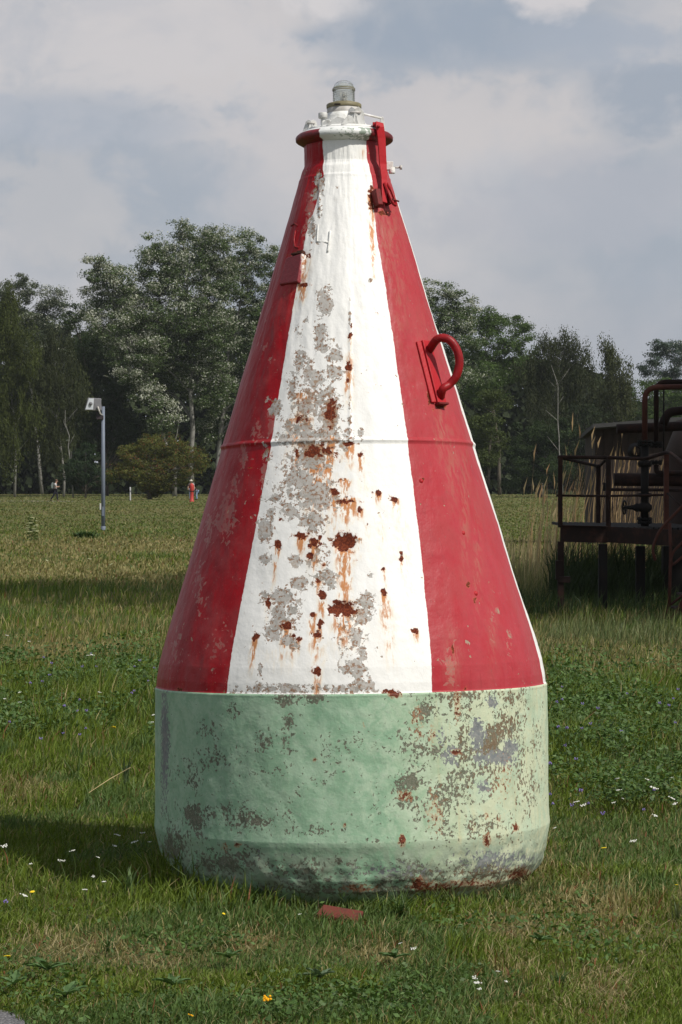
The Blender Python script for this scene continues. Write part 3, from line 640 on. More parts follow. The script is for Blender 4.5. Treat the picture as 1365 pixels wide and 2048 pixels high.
# lifting handle: ridged plate and bent bar
hd = empty('lifting_handle'); hd.parent = buoy
A = sp(845, 684, .0); B = sp(876, 808, .0); Fm = sframe(860, 745)
L_ = (A-B).length; up = (A-B).normalized(); nn = (Fm.col[2].to_3d()); nn = (nn-up*nn.dot(up)).normalized(); rt = up.cross(nn)
mid = (A+B)/2; Mh = Matrix(((rt.x, up.x, nn.x, mid.x), (rt.y, up.y, nn.y, mid.y), (rt.z, up.z, nn.z, mid.z), (0, 0, 0, 1)))
mb = MB(); mb.box(Mh @ Vector((.012, 0, .006)), (.055, L_*1.02, .020), Mh.to_3x3()); mb.build('plate', M_redlight, hd, bevel=.003)
mb = MB(); mb.box(Mh @ Vector((-.030, .0, -.001)), (.022, L_*.98, .024), Mh.to_3x3() @ Euler((0, R(-18), 0)).to_matrix()); mb.build('ridge', M_redlight, hd, bevel=.003)
mb = MB(); mb.box(Mh @ Vector((.010, -L_*.515, .010)), (.062, .008, .030), Mh.to_3x3()); mb.build('foot_plate', M_darkred, hd, bevel=.001)
s_h = float(sc_at(Zt(745)))
def hw(px, py, dep):
    z0 = Zt(py); cx = float(np.interp(z0, zt, apx)); return Vector(((px-cx)*s_h, dep, z0))
P0 = Mh @ Vector((.018, L_*.36, .012)); P5 = Mh @ Vector((.014, -L_*.40, .012)); o_ = P0.y
hpts = [P0, hw(868, 695, o_-.045), hw(883, 692, o_-.055), hw(898, 701, o_-.060), hw(909, 721, o_-.06), hw(912, 743, o_-.058), hw(906, 766, o_-.055), hw(893, 782, o_-.05), hw(880, 791, P5.y-.022), P5]
def smooth_pts(P, n=6):
    out = []
    for i in range(len(P)-1):
        a = P[max(i-1, 0)]; b = P[i]; c = P[i+1]; d_ = P[min(i+2, len(P)-1)]
        for j in range(n):
            t = j/n; out.append(.5*((2*b)+(c-a)*t+(2*a-5*b+4*c-d_)*t*t+(3*b-a-3*c+d_)*t**3))
    out.append(P[-1]); return out
mb = MB(); mb.tube(smooth_pts(hpts), .0165, 16); mb.build('handle_bar', M_redpaint, hd)
# welded ledge with a rusted hollow, left of the white stripe
F = sframe(586, 541); mb = MB()
m2, T, p = new_mat('ledge_paint'); co = T.coord(); sx_ = T.n('ShaderNodeSeparateXYZ'); T.put(sx_.inputs[0], co)
n1 = T.noise(co, 60, 5, .65)
edgex = float(sp(604, 540).x)
f_ = T.ss(T.m('ADD', sx_.outputs[0], T.m('MULTIPLY', T.m('SUBTRACT', n1, .5), .03)), edgex-.006, edgex+.004)
cc = T.mix(f_, (.20, .012, .018), (.74, .73, .69)); cc = T.mix(T.m('MULTIPLY', f_, T.ss(n1, .42, .56)), cc, (.40, .16, .07))
T.put(p.inputs['Base Color'], cc); p.inputs['Roughness'].default_value = .5; T.put(p.inputs['Normal'], T.bump(n1, .6, .004))
L4 = [F @ Vector(v_) for v_ in [(-.056, -.062, -.004), (.060, -.062, -.004), (.060, .060, -.004), (-.045, .060, -.004), (-.050, -.058, .010), (.056, -.058, .014), (.056, .060, .022), (-.038, .052, .016)]]
mb.add(L4, [(3, 2, 1, 0), (4, 5, 6, 7), (0, 1, 5, 4), (1, 2, 6, 5), (2, 3, 7, 6), (3, 0, 4, 7)]); mb.build('ledge', m2, buoy, bevel=.004)
mb = MB(); Mq = F @ Matrix.Translation((.022, .064, .010)); mb.box(Mq @ Vector((0, 0, 0)), (.062, .010, .022), Mq.to_3x3()); mb.box(Mq @ Vector((.004, .010, -.006)), (.034, .014, .012), Mq.to_3x3()); mb.build('rusted_lip', paint('dark_rust', (.06, .02, .012), (.02, .012, .01), .9, 30), buoy, bevel=.003)
# welded figures: raised bead of paint-covered weld
def bead(pts, mat, rad=.0042):
    mb = MB(); P = [sp(x, y, .0015) for x, y in pts]; Q = []
    for a, b in zip(P, P[1:]):
        for j in range(4): Q.append(a.lerp(b, j/4))
    Q.append(P[-1]); mb.tube(Q, rad, 6); return mb.build('welded_figure', mat, buoy)
bead([(637, 450), (635, 483), (658, 485)], M_whitepaint); bead([(661, 462), (659, 485), (656, 504)], M_whitepaint)
bead([(592, 462), (589, 480), (591, 494), (599, 496)], M_redpaint, .0045)
bead([(584, 452), (590, 447), (596, 452)], M_darkred, .004)
# weld beads
def ringweld(yy, name, mat, a0, a1, off=.002, rad=.0035):
    z0 = Zt(yy); mb = MB(); P = []
    for t_ in np.arange(a0, a1, .03):
        P.append(Vector(bw(np.array(t_), np.array(z0+.0015*math.sin(t_*23)+.001*math.sin(t_*57)), off).tolist()))
    mb.tube(P, rad, 6); return mb.build(name, mat, buoy)
# small rivet heads in the right red stripe
for (x, y) in [(927, 1066), (952, 1187), (843, 962)]:
    F = sframe(x, y); mb = MB(); mb.lathe([(.0001, .006), (.006, .005), (.010, 0)], 10, F); mb.build('rivet', M_redlight, buoy)
# keel bracket below the rim, front right
mb = MB(); F0 = gnd(842, 1806); Fl = BM.inverted() @ Vector((F0.x, F0.y+.03, .03)); mb.box(Fl, (.07, .07, .11)); mb.build('keel_bracket', paint('rust_stained_cream', (.38, .30, .22), (.16, .06, .035), .8, 40, .9), buoy, bevel=.006)

# ------------------------------------------------------------------ brick in the grass
m_b = paint('red_brick', (.13, .032, .022), (.06, .03, .02), .9, 30, .7, .8, 160)
c = gnd(680, 1842); mb = MB(); mb.box((0, 0, 0), (.155, .095, .05))
o = mb.build('brick', m_b, bevel=.006); o.location = c+Vector((0, .02, .006)); o.rotation_euler = (R(12), R(7), R(-14))
tag(o, 'weathered red brick lying half sunk in the grass in front of the buoy', 'brick')

# ------------------------------------------------------------------ grass
def blades(N, D0, D1, pw, hfun, wfun, colfun, margin=1.35, seed=1, bend=.5, xr=None, reject=None):
    g = np.random.default_rng(seed)
    u = g.random(N); e = 1-pw
    Dd = (D0**e+u*(D1**e-D0**e))**(1/e)
    hw_ = .1365*Dd*margin+.25
    x = (g.random(N)*2-1)*hw_ if xr is None else xr[0]+g.random(N)*(xr[1]-xr[0])
    # pull blades into tufts
    tx = vnoise(x+50, Dd+9, 2.6, 2); 
    rb = prof_r(np.array(.03))-.03
    keep = ((x-BX)**2+(Dd-BY)**2 > rb**2) & ~on_path(x, Dd) & ~((abs(x-c.x) < .06) & (abs(Dd-c.y-.03) < .035))
    if reject is not None: keep &= ~reject(x, Dd)
    x = x[keep]; Dd = Dd[keep]; n = len(x)
    h = hfun(x, Dd, g); wd = wfun(x, Dd, g); C = colfun(x, Dd, g)
    z0 = gheight(x, Dd)-.005
    wind = -.9 + .6*(vnoise(x, Dd, .8, 2)-.5)*4
    az = g.random(n)*2*math.pi; b = bend*(.25+g.random(n)*1.1)
    dx = np.cos(az)*b+.12; dy = np.sin(az)*b
    fa = g.random(n)*math.pi; sx = np.cos(fa); sy = np.sin(fa)*.5
    V = np.zeros((n, 5, 3)); base = np.stack([x, Dd, z0], 1)
    side = np.stack([sx, sy, 0*sx], 1)*wd[:, None]/2
    ln = 1/np.sqrt(1+b*b*.5)
    mid = base+np.stack([dx*h*.28, dy*h*.28, h*.58*ln], 1); tip = base+np.stack([dx*h*.85, dy*h*.85, h*(1-.0*b)*ln*np.clip(1.05-b*.25, .4, 1)], 1)
    V[:, 0] = base-side; V[:, 1] = base+side; V[:, 2] = mid+side*.85; V[:, 3] = mid-side*.85; V[:, 4] = tip
    i0 = np.arange(n)*5
    q = np.stack([i0, i0+1, i0+2, i0+3], 1); t = np.stack([i0+3, i0+2, i0+4], 1)
    return V.reshape(-1, 3), [q, t], np.repeat(C, 5, 0)
def lerp(a, b, t): return np.asarray(a)[None]*(1-t[:, None])+np.asarray(b)[None]*t[:, None]
DRY = [(1200, 1780, 130, 45), (1020, 1820, 60, 30), (300, 1880, 60, 22), (150, 1860, 110, 25), (500, 1850, 60, 25), (1180, 1960, 120, 40), (1000, 1900, 60, 30), (1220, 1310, 60, 40), (1340, 1320, 60, 30), (1060, 1700, 40, 50), (40, 1560, 60, 20), (760, 1880, 80, 30), (100, 1300, 160, 25), (200, 1140, 260, 30), (250, 1090, 200, 18), (560, 2040, 60, 20), (1090, 1280, 80, 30)]
LUSH = [(940, 1885, 60, 24), (1130, 1960, 60, 24), (180, 1420, 220, 70), (1250, 1440, 160, 60), (600, 1960, 200, 50), (110, 1177, 120, 8), (200, 1178, 80, 6), (300, 1112, 60, 6), (170, 1068, 26, 6), (330, 2000, 120, 40), (1300, 1740, 60, 30), (450, 1800, 120, 26), (330, 1780, 90, 30), (780, 1800, 60, 26), (1330, 1960, 60, 40), (50, 1700, 40, 50)]
def sfield(x, y, L):
    px, py = proj(np.stack([x, y, 0*x+.05], -1)); return gb(px, py, L)
def hmap(x, y, g):
    n = vnoise(x+3, y*1.0+7, 1.7, 3); n2 = vnoise(x+13, y+27, 6, 2)
    h = .030+.078*np.clip(n*1.9-.60, 0, 1)+.028*n2
    h *= np.clip(.62+(y-8)*.10, .62, 1.6)
    h *= 1+.8*sfield(x, y, LUSH)-.42*sfield(x, y, DRY)
    rb = np.sqrt((x-BX)**2+(y-BY)**2); h *= 1+(.75*(x < -.25)+.15)*np.exp(-((rb-.74)/.12)**2); h *= 1+.15*np.exp(-((rb-.68)/.08)**2)*vnoise(x, y, 7, 2)*(x > -.2)*(y < 10)
    return h*(.45+.9*g.random(len(x)))
def cmap(x, y, g):
    n = vnoise(x*.8+31, y*.45+77, .55, 3); n2 = vnoise(x+3, y+7, 2.2, 3)
    dry = np.clip((n-.46)*2.4, 0, 1)*.42+np.clip((n2-.54)*3, 0, 1)*.25+sfield(x, y, DRY)*.75-sfield(x, y, LUSH)*.7
    dry += np.clip((y-22)/30, 0, .22)
    t = g.random(len(x)); s = (t < np.clip(dry, .07, .9))
    gr = lerp((.068, .110, .011), (.140, .190, .022), g.random(len(x))); blu = lerp((.056, .104, .022), (.110, .165, .040), g.random(len(x)))
    k_ = (vnoise(x+90, y+3, 1.1, 2) > .55)[:, None]; gr = np.where(k_, blu, gr)
    st_ = lerp((.19, .165, .055), (.33, .28, .13), g.random(len(x)))
    r_ = (g.random(len(x)) < np.where(y < 20, .08, .015))[:, None]; st_ = np.where(r_, (.22, .085, .04), st_)
    C = np.where(s[:, None], st_, gr)*(1+.12*np.clip((y-18)/40, 0, 1))[:, None]
    f_ = (np.clip((y-25)/70, 0, 1)*.62)[:, None]; far_ = np.where((vnoise(x*.3+9, y*.9, .12, 3) > .5)[:, None], (.098, .118, .034), (.135, .120, .048))
    C = C*(1-f_)+far_*f_
    return C*(.75+.5*g.random(len(x)))[:, None]
wmap = lambda x, y, g: (.0022+.00030*y)*(.6+.8*g.random(len(x)))
wfar = lambda x, y, g: .00062*y*(.6+.8*g.random(len(x)))
def hfar(x, y, g): return (.05+.07*vnoise(x+3, y+7, .5, 3))*(.4+.9*g.random(len(x)))*(1+.8*sfield(x, y, LUSH))
parts = [blades(26000, 150, 330, 1.2, lambda x, y, g: .05+.05*g.random(len(x)), lambda x, y, g: .00060*y*(.6+.8*g.random(len(x))), cmap, 1.1, 8, .6), blades(150000, 6.6, 14, 1.9, hmap, wmap, cmap, 1.25, 1, .75), blades(110000, 14, 40, 1.9, hmap, wmap, cmap, 1.2, 2, .5), blades(80000, 38, 170, 1.8, hfar, wfar, cmap, 1.15, 3, .6)]
# thin dry stalks and matted straw lying near the ground
def cdry(x, y, g): return lerp((.30, .23, .11), (.46, .38, .22), g.random(len(x)))
def hstraw(x, y, g): return (.05+.07*g.random(len(x)))
parts.append(blades(14000, 6.8, 14, 2.2, hstraw, lambda x, y, g: .0022+0*x, cdry, 1.25, 5, 2.6, reject=lambda x, y: RNG.random(len(x)) > .12+.9*sfield(x, y, DRY)))
V = np.concatenate([a[0] for a in parts]); off = 0; Fq = []; Ft = []
for a in parts: Fq.append(a[1][0]+off); Ft.append(a[1][1]+off); off += len(a[0])
o = link('grass', fast_mesh('grass', V, [np.concatenate(Fq), np.concatenate(Ft)], np.concatenate([a[2] for a in parts])), M_grass)
tag(o, 'green and straw coloured meadow grass all over the field', 'grass', kind='stuff')

# taller stands: in front of the platform, behind it, and beside the buoy
def stand(name, label, specs, heads=False, seed=9):
    Vs = []; Q = []; T3 = []; Cs = []; off = 0
    for i, (N, x0, x1, y0, y1, h0, h1, wd, ca, cb, bd) in enumerate(specs):
        v, f, c_ = blades(N, y0, y1, .01, lambda x, y, g: h0+(h1-h0)*g.random(len(x))**1.4*(.55+.7*vnoise(x, y, 1.3, 2)), lambda x, y, g: wd*(.6+.8*g.random(len(x))),
            lambda x, y, g: lerp(ca, cb, g.random(len(x)))*(.7+.6*g.random(len(x)))[:, None], seed=seed+i, bend=bd, xr=(x0, x1))
        Vs.append(v); Q.append(f[0]+off); T3.append(f[1]+off); Cs.append(c_); off += len(v)
        if heads:
            tips = v.reshape(-1, 5, 3)[::heads, 4]; cols_ = c_.reshape(-1, 5, 3)[::heads, 0]; n = len(tips); g = np.random.default_rng(4); L_ = .10+.16*g.random(n); w_ = .007+.009*g.random(n)
            lean = (g.random(n)-.3)*.5
            hv = np.stack([tips+np.stack([-w_*.3, 0*w_, -L_*.3], 1), tips+np.stack([w_, 0*w_, L_*.2], 1), tips+np.stack([L_*lean, 0*w_, L_*1.], 1), tips+np.stack([-w_, 0*w_, L_*.3], 1)], 1)
            Q.append(np.arange(n*4).reshape(-1, 4)+off); Vs.append(hv.reshape(-1, 3)); Cs.append(np.repeat(np.clip(cols_*1.15, 0, 1), 4, 0)); off += n*4
    o = link(name, fast_mesh(name, np.concatenate(Vs), [np.concatenate(Q), np.concatenate(T3)], np.concatenate(Cs)), M_grass)
    tag(o, label, 'tall grass', kind='stuff'); return o
stand('tall_grass', 'tall green and straw grass in front of the rusty platform', [
    (3600, 2.05, 6.2, 23.8, 26.0, .10, .30, .009, (.07, .11, .035), (.19, .20, .085), .35), (2500, 1.75, 6.2, 22.0, 25.0, .08, .22, .009, (.06, .11, .03), (.23, .19, .09), .6),
    (110, 2.2, 6.2, 24.5, 26.2, .30, .50, .009, (.08, .12, .04), (.16, .18, .07), .25)])
stand('dry_reeds', 'tall dry reeds with feathery heads behind the platform', [
    (200, 3.2, 5.4, 36, 44, 1.2, 2.45, .014, (.24, .15, .08), (.38, .27, .15), .14), (60, 2.75, 3.3, 34, 40, 1.0, 1.7, .014, (.34, .26, .15), (.46, .36, .22), .12)], heads=3, seed=40)
stand('tall_dry_grass', 'tall straw coloured grass between the buoy and the platform', [
    (1300, 2.3, 3.3, 34, 42, .2, .62, .008, (.11, .13, .045), (.28, .25, .12), .45), (1600, 1.75, 2.7, 32, 39, .12, .42, .008, (.09, .12, .04), (.28, .25, .12), .5),
    (70, 2.1, 3.4, 34, 42, .6, 1.05, .009, (.3, .24, .14), (.40, .32, .2), .2), (700, 2.0, 4.0, 42, 60, .2, .6, .014, (.16, .15, .07), (.34, .28, .16), .25)], seed=60)
stand('undergrowth', 'green weeds growing under the platform, darkened for its shade', [(3600, 2.2, 6.5, 29.2, 33.5, .10, .38, .012, (.03, .055, .015), (.06, .09, .025), .5), (4200, 2.9, 7, 33.4, 35.4, .5, 1.05, .016, (.018, .034, .010), (.045, .068, .020), .5), (1500, 2.75, 4.2, 32.2, 33.4, .3, .7, .016, (.018, .034, .010), (.04, .062, .020), .5)], seed=70)  # weeds coloured extra dark, painting in the shade beneath the platform

# leafy clover / alfalfa patches: tiny leaflets on stems
def leaflets(N, boxes, seed, hmax, size, ca, cb):
    g = np.random.default_rng(seed); out = []
    per = N//len(boxes)
    for (px0, px1, py0, py1) in boxes:
        a = gnd(px0, py0); px = px0+(px1-px0)*g.random(per); py = py0+(py1-py0)*g.random(per)
        D = EYE*FPX/(py-962); x = (px-682.5)/FPX*D
        dn = vnoise(x+7, D+70, 2.0, 3); k_ = g.random(per) < np.clip((dn-.40)*5-np.clip(1-(py-py0)/70, 0, 1)*g.random(per)*2, 0, 1)
        x = x[k_]; D = D[k_]; n = len(x)
        h = hmax*(.35+.65*vnoise(x+9, D+2, 3, 2))*(.3+.7*g.random(n))
        out.append(np.stack([x, D, h], 1))
    P = np.concatenate(out); k_ = ((P[:, 0]-BX)**2+(P[:, 1]-BY)**2 > .75**2) & ~on_path(P[:, 0], P[:, 1]); P = P[k_]; n = len(P)
    s_ = size*(.6+.8*g.random(n))*np.clip(P[:, 1]/12, .8, 1.5)
    nr = g.normal(size=(n, 3)); nr[:, 2] = abs(nr[:, 2])+.6; nr /= np.linalg.norm(nr, axis=1)[:, None]
    t = np.cross(nr, g.normal(size=(n, 3))); t /= np.linalg.norm(t, axis=1)[:, None]; b = np.cross(nr, t)
    V = np.stack([P-t*s_[:, None], P+b*s_[:, None]*.55, P+t*s_[:, None], P-b*s_[:, None]*.55], 1).reshape(-1, 3)
    C = lerp(ca, cb, g.random(n))*(.7+.6*g.random(n))[:, None]
    return V, np.arange(n*4).reshape(-1, 4), np.repeat(C, 4, 0)
A1 = leaflets(46000, [(-60, 320, 1295, 1500), (1095, 1420, 1330, 1640)], 21, .26, .012, (.050, .100, .022), (.10, .165, .045))
A2 = leaflets(16000, [(-60, 1420, 1830, 2080), (250, 1200, 1800, 2060)], 22, .075, .012, (.050, .105, .022), (.095, .16, .04))
V = np.concatenate([A1[0], A2[0]]); Q = np.concatenate([A1[1], A2[1]+len(A1[0])])
o = link('clover', fast_mesh('clover', V, [Q], np.concatenate([A1[2], A2[2]])), M_grass); tag(o, 'leafy clover and alfalfa growing through the grass', 'ground cover', kind='stuff')

# rosettes of broad leaves and coarse tufts (things one can point at)
def leafcol(me, ca, cb):
    n = len(me.vertices); a = me.attributes.new('tint', 'FLOAT_COLOR', 'POINT'); cc = np.ones((n, 4), np.float32); t = RNG.random(n//1)[:, None]; cc[:, :3] = np.asarray(ca)*(1-t)+np.asarray(cb)*t; a.data.foreach_set('color', cc.ravel())
def coarse_tuft(px, py, h, n, label, wd=.008, ca=(.06, .11, .03), cb=(.12, .18, .055), spread=.7, base=.01):
    b = gnd(px, py); V = []; Fs = []
    for i in range(n):
        az = random.random()*6.283; le = spread*(.3+random.random()); hh = h*(.6+.5*random.random()); sd_ = Vector((-math.sin(az), math.cos(az), 0))
        bx_, by_ = random.gauss(0, base), random.gauss(0, base*.6)
        pts = [Vector((math.cos(az)*le*hh*t*t+bx_, math.sin(az)*le*hh*t*t+by_, hh*(t-.25*le*t*t))) for t in (0, .35, .7, 1)]
        k0 = len(V)
        for j, p_ in enumerate(pts[:3]): w_ = wd*(1, .95, .6)[j]/2; V += [p_-sd_*w_, p_+sd_*w_]
        V.append(pts[3]); Fs += [(k0, k0+1, k0+3, k0+2), (k0+2, k0+3, k0+5, k0+4), (k0+4, k0+5, k0+6)]
    me = bpy.data.meshes.new('grass_tuft'); me.from_pydata([tuple(v) for v in V], [], Fs); leafcol(me, ca, cb)
    o = link('grass_tuft', me, M_grass); o.location = (b.x, b.y, 0); tag(o, label, 'tuft', 'coarse grass tufts standing out of the meadow'); return o
coarse_tuft(258, 1790, .125, 16, 'broad bladed pale green grass tuft beside the left foot of the buoy', .010)
coarse_tuft(385, 1815, .085, 16, 'low grass tuft under the shaded left rim of the buoy', .007, (.04, .08, .02), (.09, .14, .04))
coarse_tuft(250, 1572, .20, 14, 'upright bluish grass tuft left of the green base', .009, (.06, .10, .04), (.11, .15, .07), .45)
coarse_tuft(155, 1560, .16, 10, 'thin grass tuft at the left among the clover', .007)
coarse_tuft(1130, 1520, .20, 8, 'stiff grass tuft just right of the green base', .009, (.06, .11, .04), (.12, .17, .06), .35)
coarse_tuft(215, 1905, .09, 18, 'small bushy grass tuft in the dry patch at lower left', .006)
coarse_tuft(940, 1895, .07, 60, 'dense dark green tussock at lower right of the buoy', .004, (.035, .075, .018), (.07, .12, .03), .9)
coarse_tuft(1120, 1975, .065, 50, 'dense dark green tussock near the bottom right', .004, (.035, .075, .018), (.07, .12, .03), .9)
coarse_tuft(1060, 1790, .14, 16, 'wispy tuft leaning off the right foot of the buoy', .004, (.10, .12, .04), (.2, .19, .08), 1.0)
coarse_tuft(800, 1835, .13, 60, 'long soft grass tuft against the front of the buoy', .004, (.04, .085, .02), (.09, .14, .035), 1.)
coarse_tuft(520, 1808, .11, 40, 'dark soft grass tuft under the front left rim of the buoy', .004, (.03, .065, .016), (.07, .11, .03), 1.)
coarse_tuft(1355, 1840, .13, 14, 'arching pale tuft at the right picture edge', .006, (.09, .13, .05), (.2, .21, .1), .8)
for (x_, y_, h_, n_, lab_) in [(455, 1800, .10, 30, 'wispy grass tuft against the front left of the buoy foot'), (600, 1812, .09, 26, 'thin grass tuft left of the sunken brick'), (700, 1812, .12, 34, 'fine grass tuft just behind the sunken brick'),
        (885, 1812, .12, 34, 'fine grass tuft right of the keel bracket'), (960, 1795, .10, 26, 'thin straw coloured tuft under the front right rim'), (1020, 1775, .11, 26, 'dry tuft under the right rim of the buoy')]:
    coarse_tuft(x_, y_, h_, n_, lab_, .0035, (.05, .085, .02) if x_ < 900 else (.13, .12, .05), (.11, .15, .04) if x_ < 900 else (.28, .23, .11), 1., base=.035)
coarse_tuft(170, 1076, .26, 260, 'dark green tussock near the foot of the lamp post', .03, (.035, .075, .02), (.06, .11, .03), 1.6, base=.12)
def rosette(px, py, rad, n, label, ca=(.06, .12, .035), cb=(.10, .17, .06)):
    b = gnd(px, py); root = empty('leafy_weed', (b.x, b.y, .02), (0, 0, random.random()*6))
    tag(root, label, 'weed', 'broad leaved weeds low in the grass')
    for i in range(n):
        L_ = rad*(.7+.5*random.random()); V = []; Fs = []; az = i*2.4+random.random()*.4; m_n = 6
        for j in range(m_n+1):
            t = j/m_n; wv_ = L_*.22*math.sin(math.pi*min(1, t*.92+.06))*(1 if j % 2 else .62); z = L_*(.42*t-.30*t*t)+.01; V += [(L_*t, -wv_, z+.006), (L_*t, 0, z), (L_*t, wv_, z+.006)]
        for j in range(m_n): Fs += [(3*j, 3*j+1, 3*j+4, 3*j+3), (3*j+1, 3*j+2, 3*j+5, 3*j+4)]
        me = bpy.data.meshes.new('leaf'); me.from_pydata(V, [], Fs); leafcol(me, ca, cb); o = link('leaf', me, M_grass, root); o.rotation_euler = (0, -random.random()*.5, az)
    return root
rosette(95, 1960, .075, 6, 'leafy weed nearest the asphalt corner'); rosette(130, 2015, .07, 6, 'toothed weed at the very bottom left beside the asphalt')
rosette(345, 1990, .06, 7, 'broad leaved weed at lower left of the orange flowers'); rosette(790, 1935, .05, 7, 'round leaved weed below the buoy right of centre'); rosette(640, 1975, .055, 8, 'bluish leaved weed right of the orange flowers', (.07, .12, .06), (.12, .17, .10))
rosette(460, 1935, .055, 7, 'pale weed above the orange flowers'); rosette(30, 1990, .06, 6, 'low weed at the left picture edge on the asphalt rim'); rosette(1080, 1900, .05, 6, 'low weed in the dry patch at lower right')

# flowers
M_petal = {'white': paint('white_petals', (.72, .72, .66), (.6, .6, .5), .7, 90), 'yellow': paint('yellow_petals', (.75, .55, .02), (.7, .45, .02), .7), 'orange': paint('orange_yellow_petals', (.85, .42, .01), (.7, .3, .01), .7), 'purple': paint('purple_petals', (.22, .17, .42), (.15, .10, .32), .7), 'cream': paint('cream_petals', (.50, .50, .30), (.3, .36, .14), .7)}
M_stem = paint('green_stem', (.06, .10, .025), (.09, .11, .04), .7)
_proto = {}
def flower_proto(kind):
    if kind in _proto: return _proto[kind]
    g = random.Random(hash(kind) % 97 if False else len(kind)*7)
    mb = MB()
    if kind in ('white', 'cream'):
        for i in range(13):
            a = g.random()*6.283; r_ = .017*math.sqrt(g.random()); mb.lathe([(.0001, .0035), (.0035, .0022), (.0042, -.001), (.0001, -.002)], 5, Matrix.Translation((r_*math.cos(a)*1.35, r_*math.sin(a), .0015*g.random())))
    elif kind == 'orange':
        for i in range(12):
            a = g.random()*6.283; r_ = .030*math.sqrt(g.random()); mb.lathe([(.0001, .005), (.0055, .004), (.0062, -.001), (.0001, -.004)], 7, Matrix.Translation((r_*math.cos(a), r_*math.sin(a)*.7, .006*g.random()-r_*math.cos(a)*.25)))
    elif kind == 'yellow':
        for i in range(6):
            a = i*1.047; mb.lathe([(.0001, .003), (.0045, .002), (.006, 0), (.0001, -.003)], 5, Matrix.Translation((.007*math.cos(a), .007*math.sin(a), 0)))
    else:
        for i in range(9):
            a = g.random()*6.283; r_ = .008; mb.lathe([(.0001, .005), (.0035, 0), (.0001, -.005)], 5, Matrix.Translation((r_*math.cos(a), r_*math.sin(a), .012*(g.random()-.5))))
    me = bpy.data.meshes.new('flower_head'); me.from_pydata(mb.v, [], mb.f); me.materials.append(M_petal[kind])
    mb = MB(); mb.tube([(0, 0, -1), (.02, 0, -.5), (0, 0, 0)], [.0016, .0014, .001], 4); ms = bpy.data.meshes.new('stem'); ms.from_pydata(mb.v, [], mb.f); ms.materials.append(M_stem)
    _proto[kind] = (me, ms); return _proto[kind]
NM = {'white': 'yarrow', 'cream': 'yarrow', 'orange': 'tansy', 'yellow': 'yellow_flower', 'purple': 'purple_flower'}
def flower(kind, px, py, h, label, s_=1., group=None):
    me, ms = flower_proto(kind)
    D = (EYE-h)*FPX/(py-962); P = at(px, py, D)
    root = empty(NM[kind], (P.x, P.y, 0), (0, 0, random.random()*.6-.3)); tag(root, label, 'flower', group)
    o = bpy.data.objects.new('flower_head', me); COL.objects.link(o); o.parent = root; o.location = (0, 0, h); o.scale = (s_,)*3; o.rotation_euler = (random.random()*.5, random.random()*.7-.35, random.random()*6)
    o = bpy.data.objects.new('stem', ms); COL.objects.link(o); o.parent = root; o.location = (0, 0, h); o.scale = (1.2*s_, 1.2*s_, h)
flower('orange', 534, 1999, .10, 'cluster of orange yellow button flowers at the bottom, left of centre', .62)
flower('orange', 382, 2034, .05, 'small faded orange flower cluster at the very bottom, left', .4)
flower('yellow', 1208, 1697, .14, 'single bright yellow flower right of the foot of the buoy', .9)
flower('yellow', 65, 1785, .09, 'yellow flower low at the left edge beside a white yarrow', .8)
flower('yellow', 448, 1829, .09, 'tiny yellow flower in front of the buoy, lower left', .5)
flower('yellow', 1353, 1771, .12, 'yellow flower at the right picture edge', .5)
flower('yellow', 228, 1455, .18, 'yellow flower in the clover left of the green base', 1.1)
flower('yellow', 15, 1915, .03, 'dull yellow weed flower near the asphalt corner', 1.)
WG = 'white yarrow umbels in the right hand grass'
for i, (x, y, s_) in enumerate([(1297, 1561, .8), (1309, 1577, 1.), (1345, 1598, 1.), (1350, 1609, .8), (1235, 1558, .6), (1238, 1581, .6), (1152, 1605, .8), (1168, 1611, .8), (1228, 1606, .5), (1246, 1598, .4), (1310, 1632, .7), (1344, 1556, .6), (1110, 1657, .5), (1263, 1684, .5), (1268, 1683, .7)]):
    flower('white', x, y, .16, 'white yarrow umbel in the grass right of the green base, among the others', s_*.95, WG)
WL = 'white yarrow umbels in the shade left of the buoy'
for i, (x, y, s_) in enumerate([(122, 1723, .9), (10, 1693, .9), (285, 1667, .7), (270, 1685, .8), (145, 1703, .7), (170, 1781, .7), (187, 1754, .5), (208, 1765, .6), (230, 1693, .6), (62, 1729, .5), (197, 1716, .5), (48, 1792, .8), (235, 1671, .7), (300, 1685, .5)]):
    flower('white', x, y, .13, 'white yarrow umbel left of the buoy in or by its shadow', s_*.85, WL)
WB = 'white yarrow umbels in the short grass at the bottom'
for (x, y, s_) in [(956, 1968, .9), (996, 1945, .6), (950, 1958, .7), (1013, 1965, .5), (828, 1899, .7), (800, 1889, .6), (960, 1980, .6), (600, 1830, .4)]:
    flower('white', x, y, .07, 'white yarrow umbel in the short grass below the buoy', s_*.7, WB)
WF = 'small white flowers scattered over the left meadow'
for (x, y) in [(14, 1271), (58, 1283), (177, 1311), (185, 1310), (40, 1385), (10, 1398), (94, 1121), (166, 1106), (180, 1118), (246, 1094), (222, 1129), (308, 1430), (305, 1445), (78, 1147), (200, 1385), (40, 1405)]:
    flower('white' if y > 1150 else 'cream', x, y, .22, 'small white flower out on the left meadow', (.55 if y > 1350 else .8) if y > 1200 else 1.5, WF)
g = random.Random(5)
for i in range(26):
    x = g.choice([g.uniform(1100, 1200), g.uniform(1100, 1360)]); y = g.uniform(1370, 1620)
    flower('purple', x, y, .2, 'small purple alfalfa flower in the clover right of the buoy', g.uniform(.6, 1.0), 'purple alfalfa flowers right of the buoy')
for i in range(24):
    flower('purple', g.uniform(0, 310), g.uniform(1300, 1480), .22, 'small purple alfalfa flower in the clover left of the buoy', g.uniform(.6, 1.0), 'purple alfalfa flowers left of the buoy')
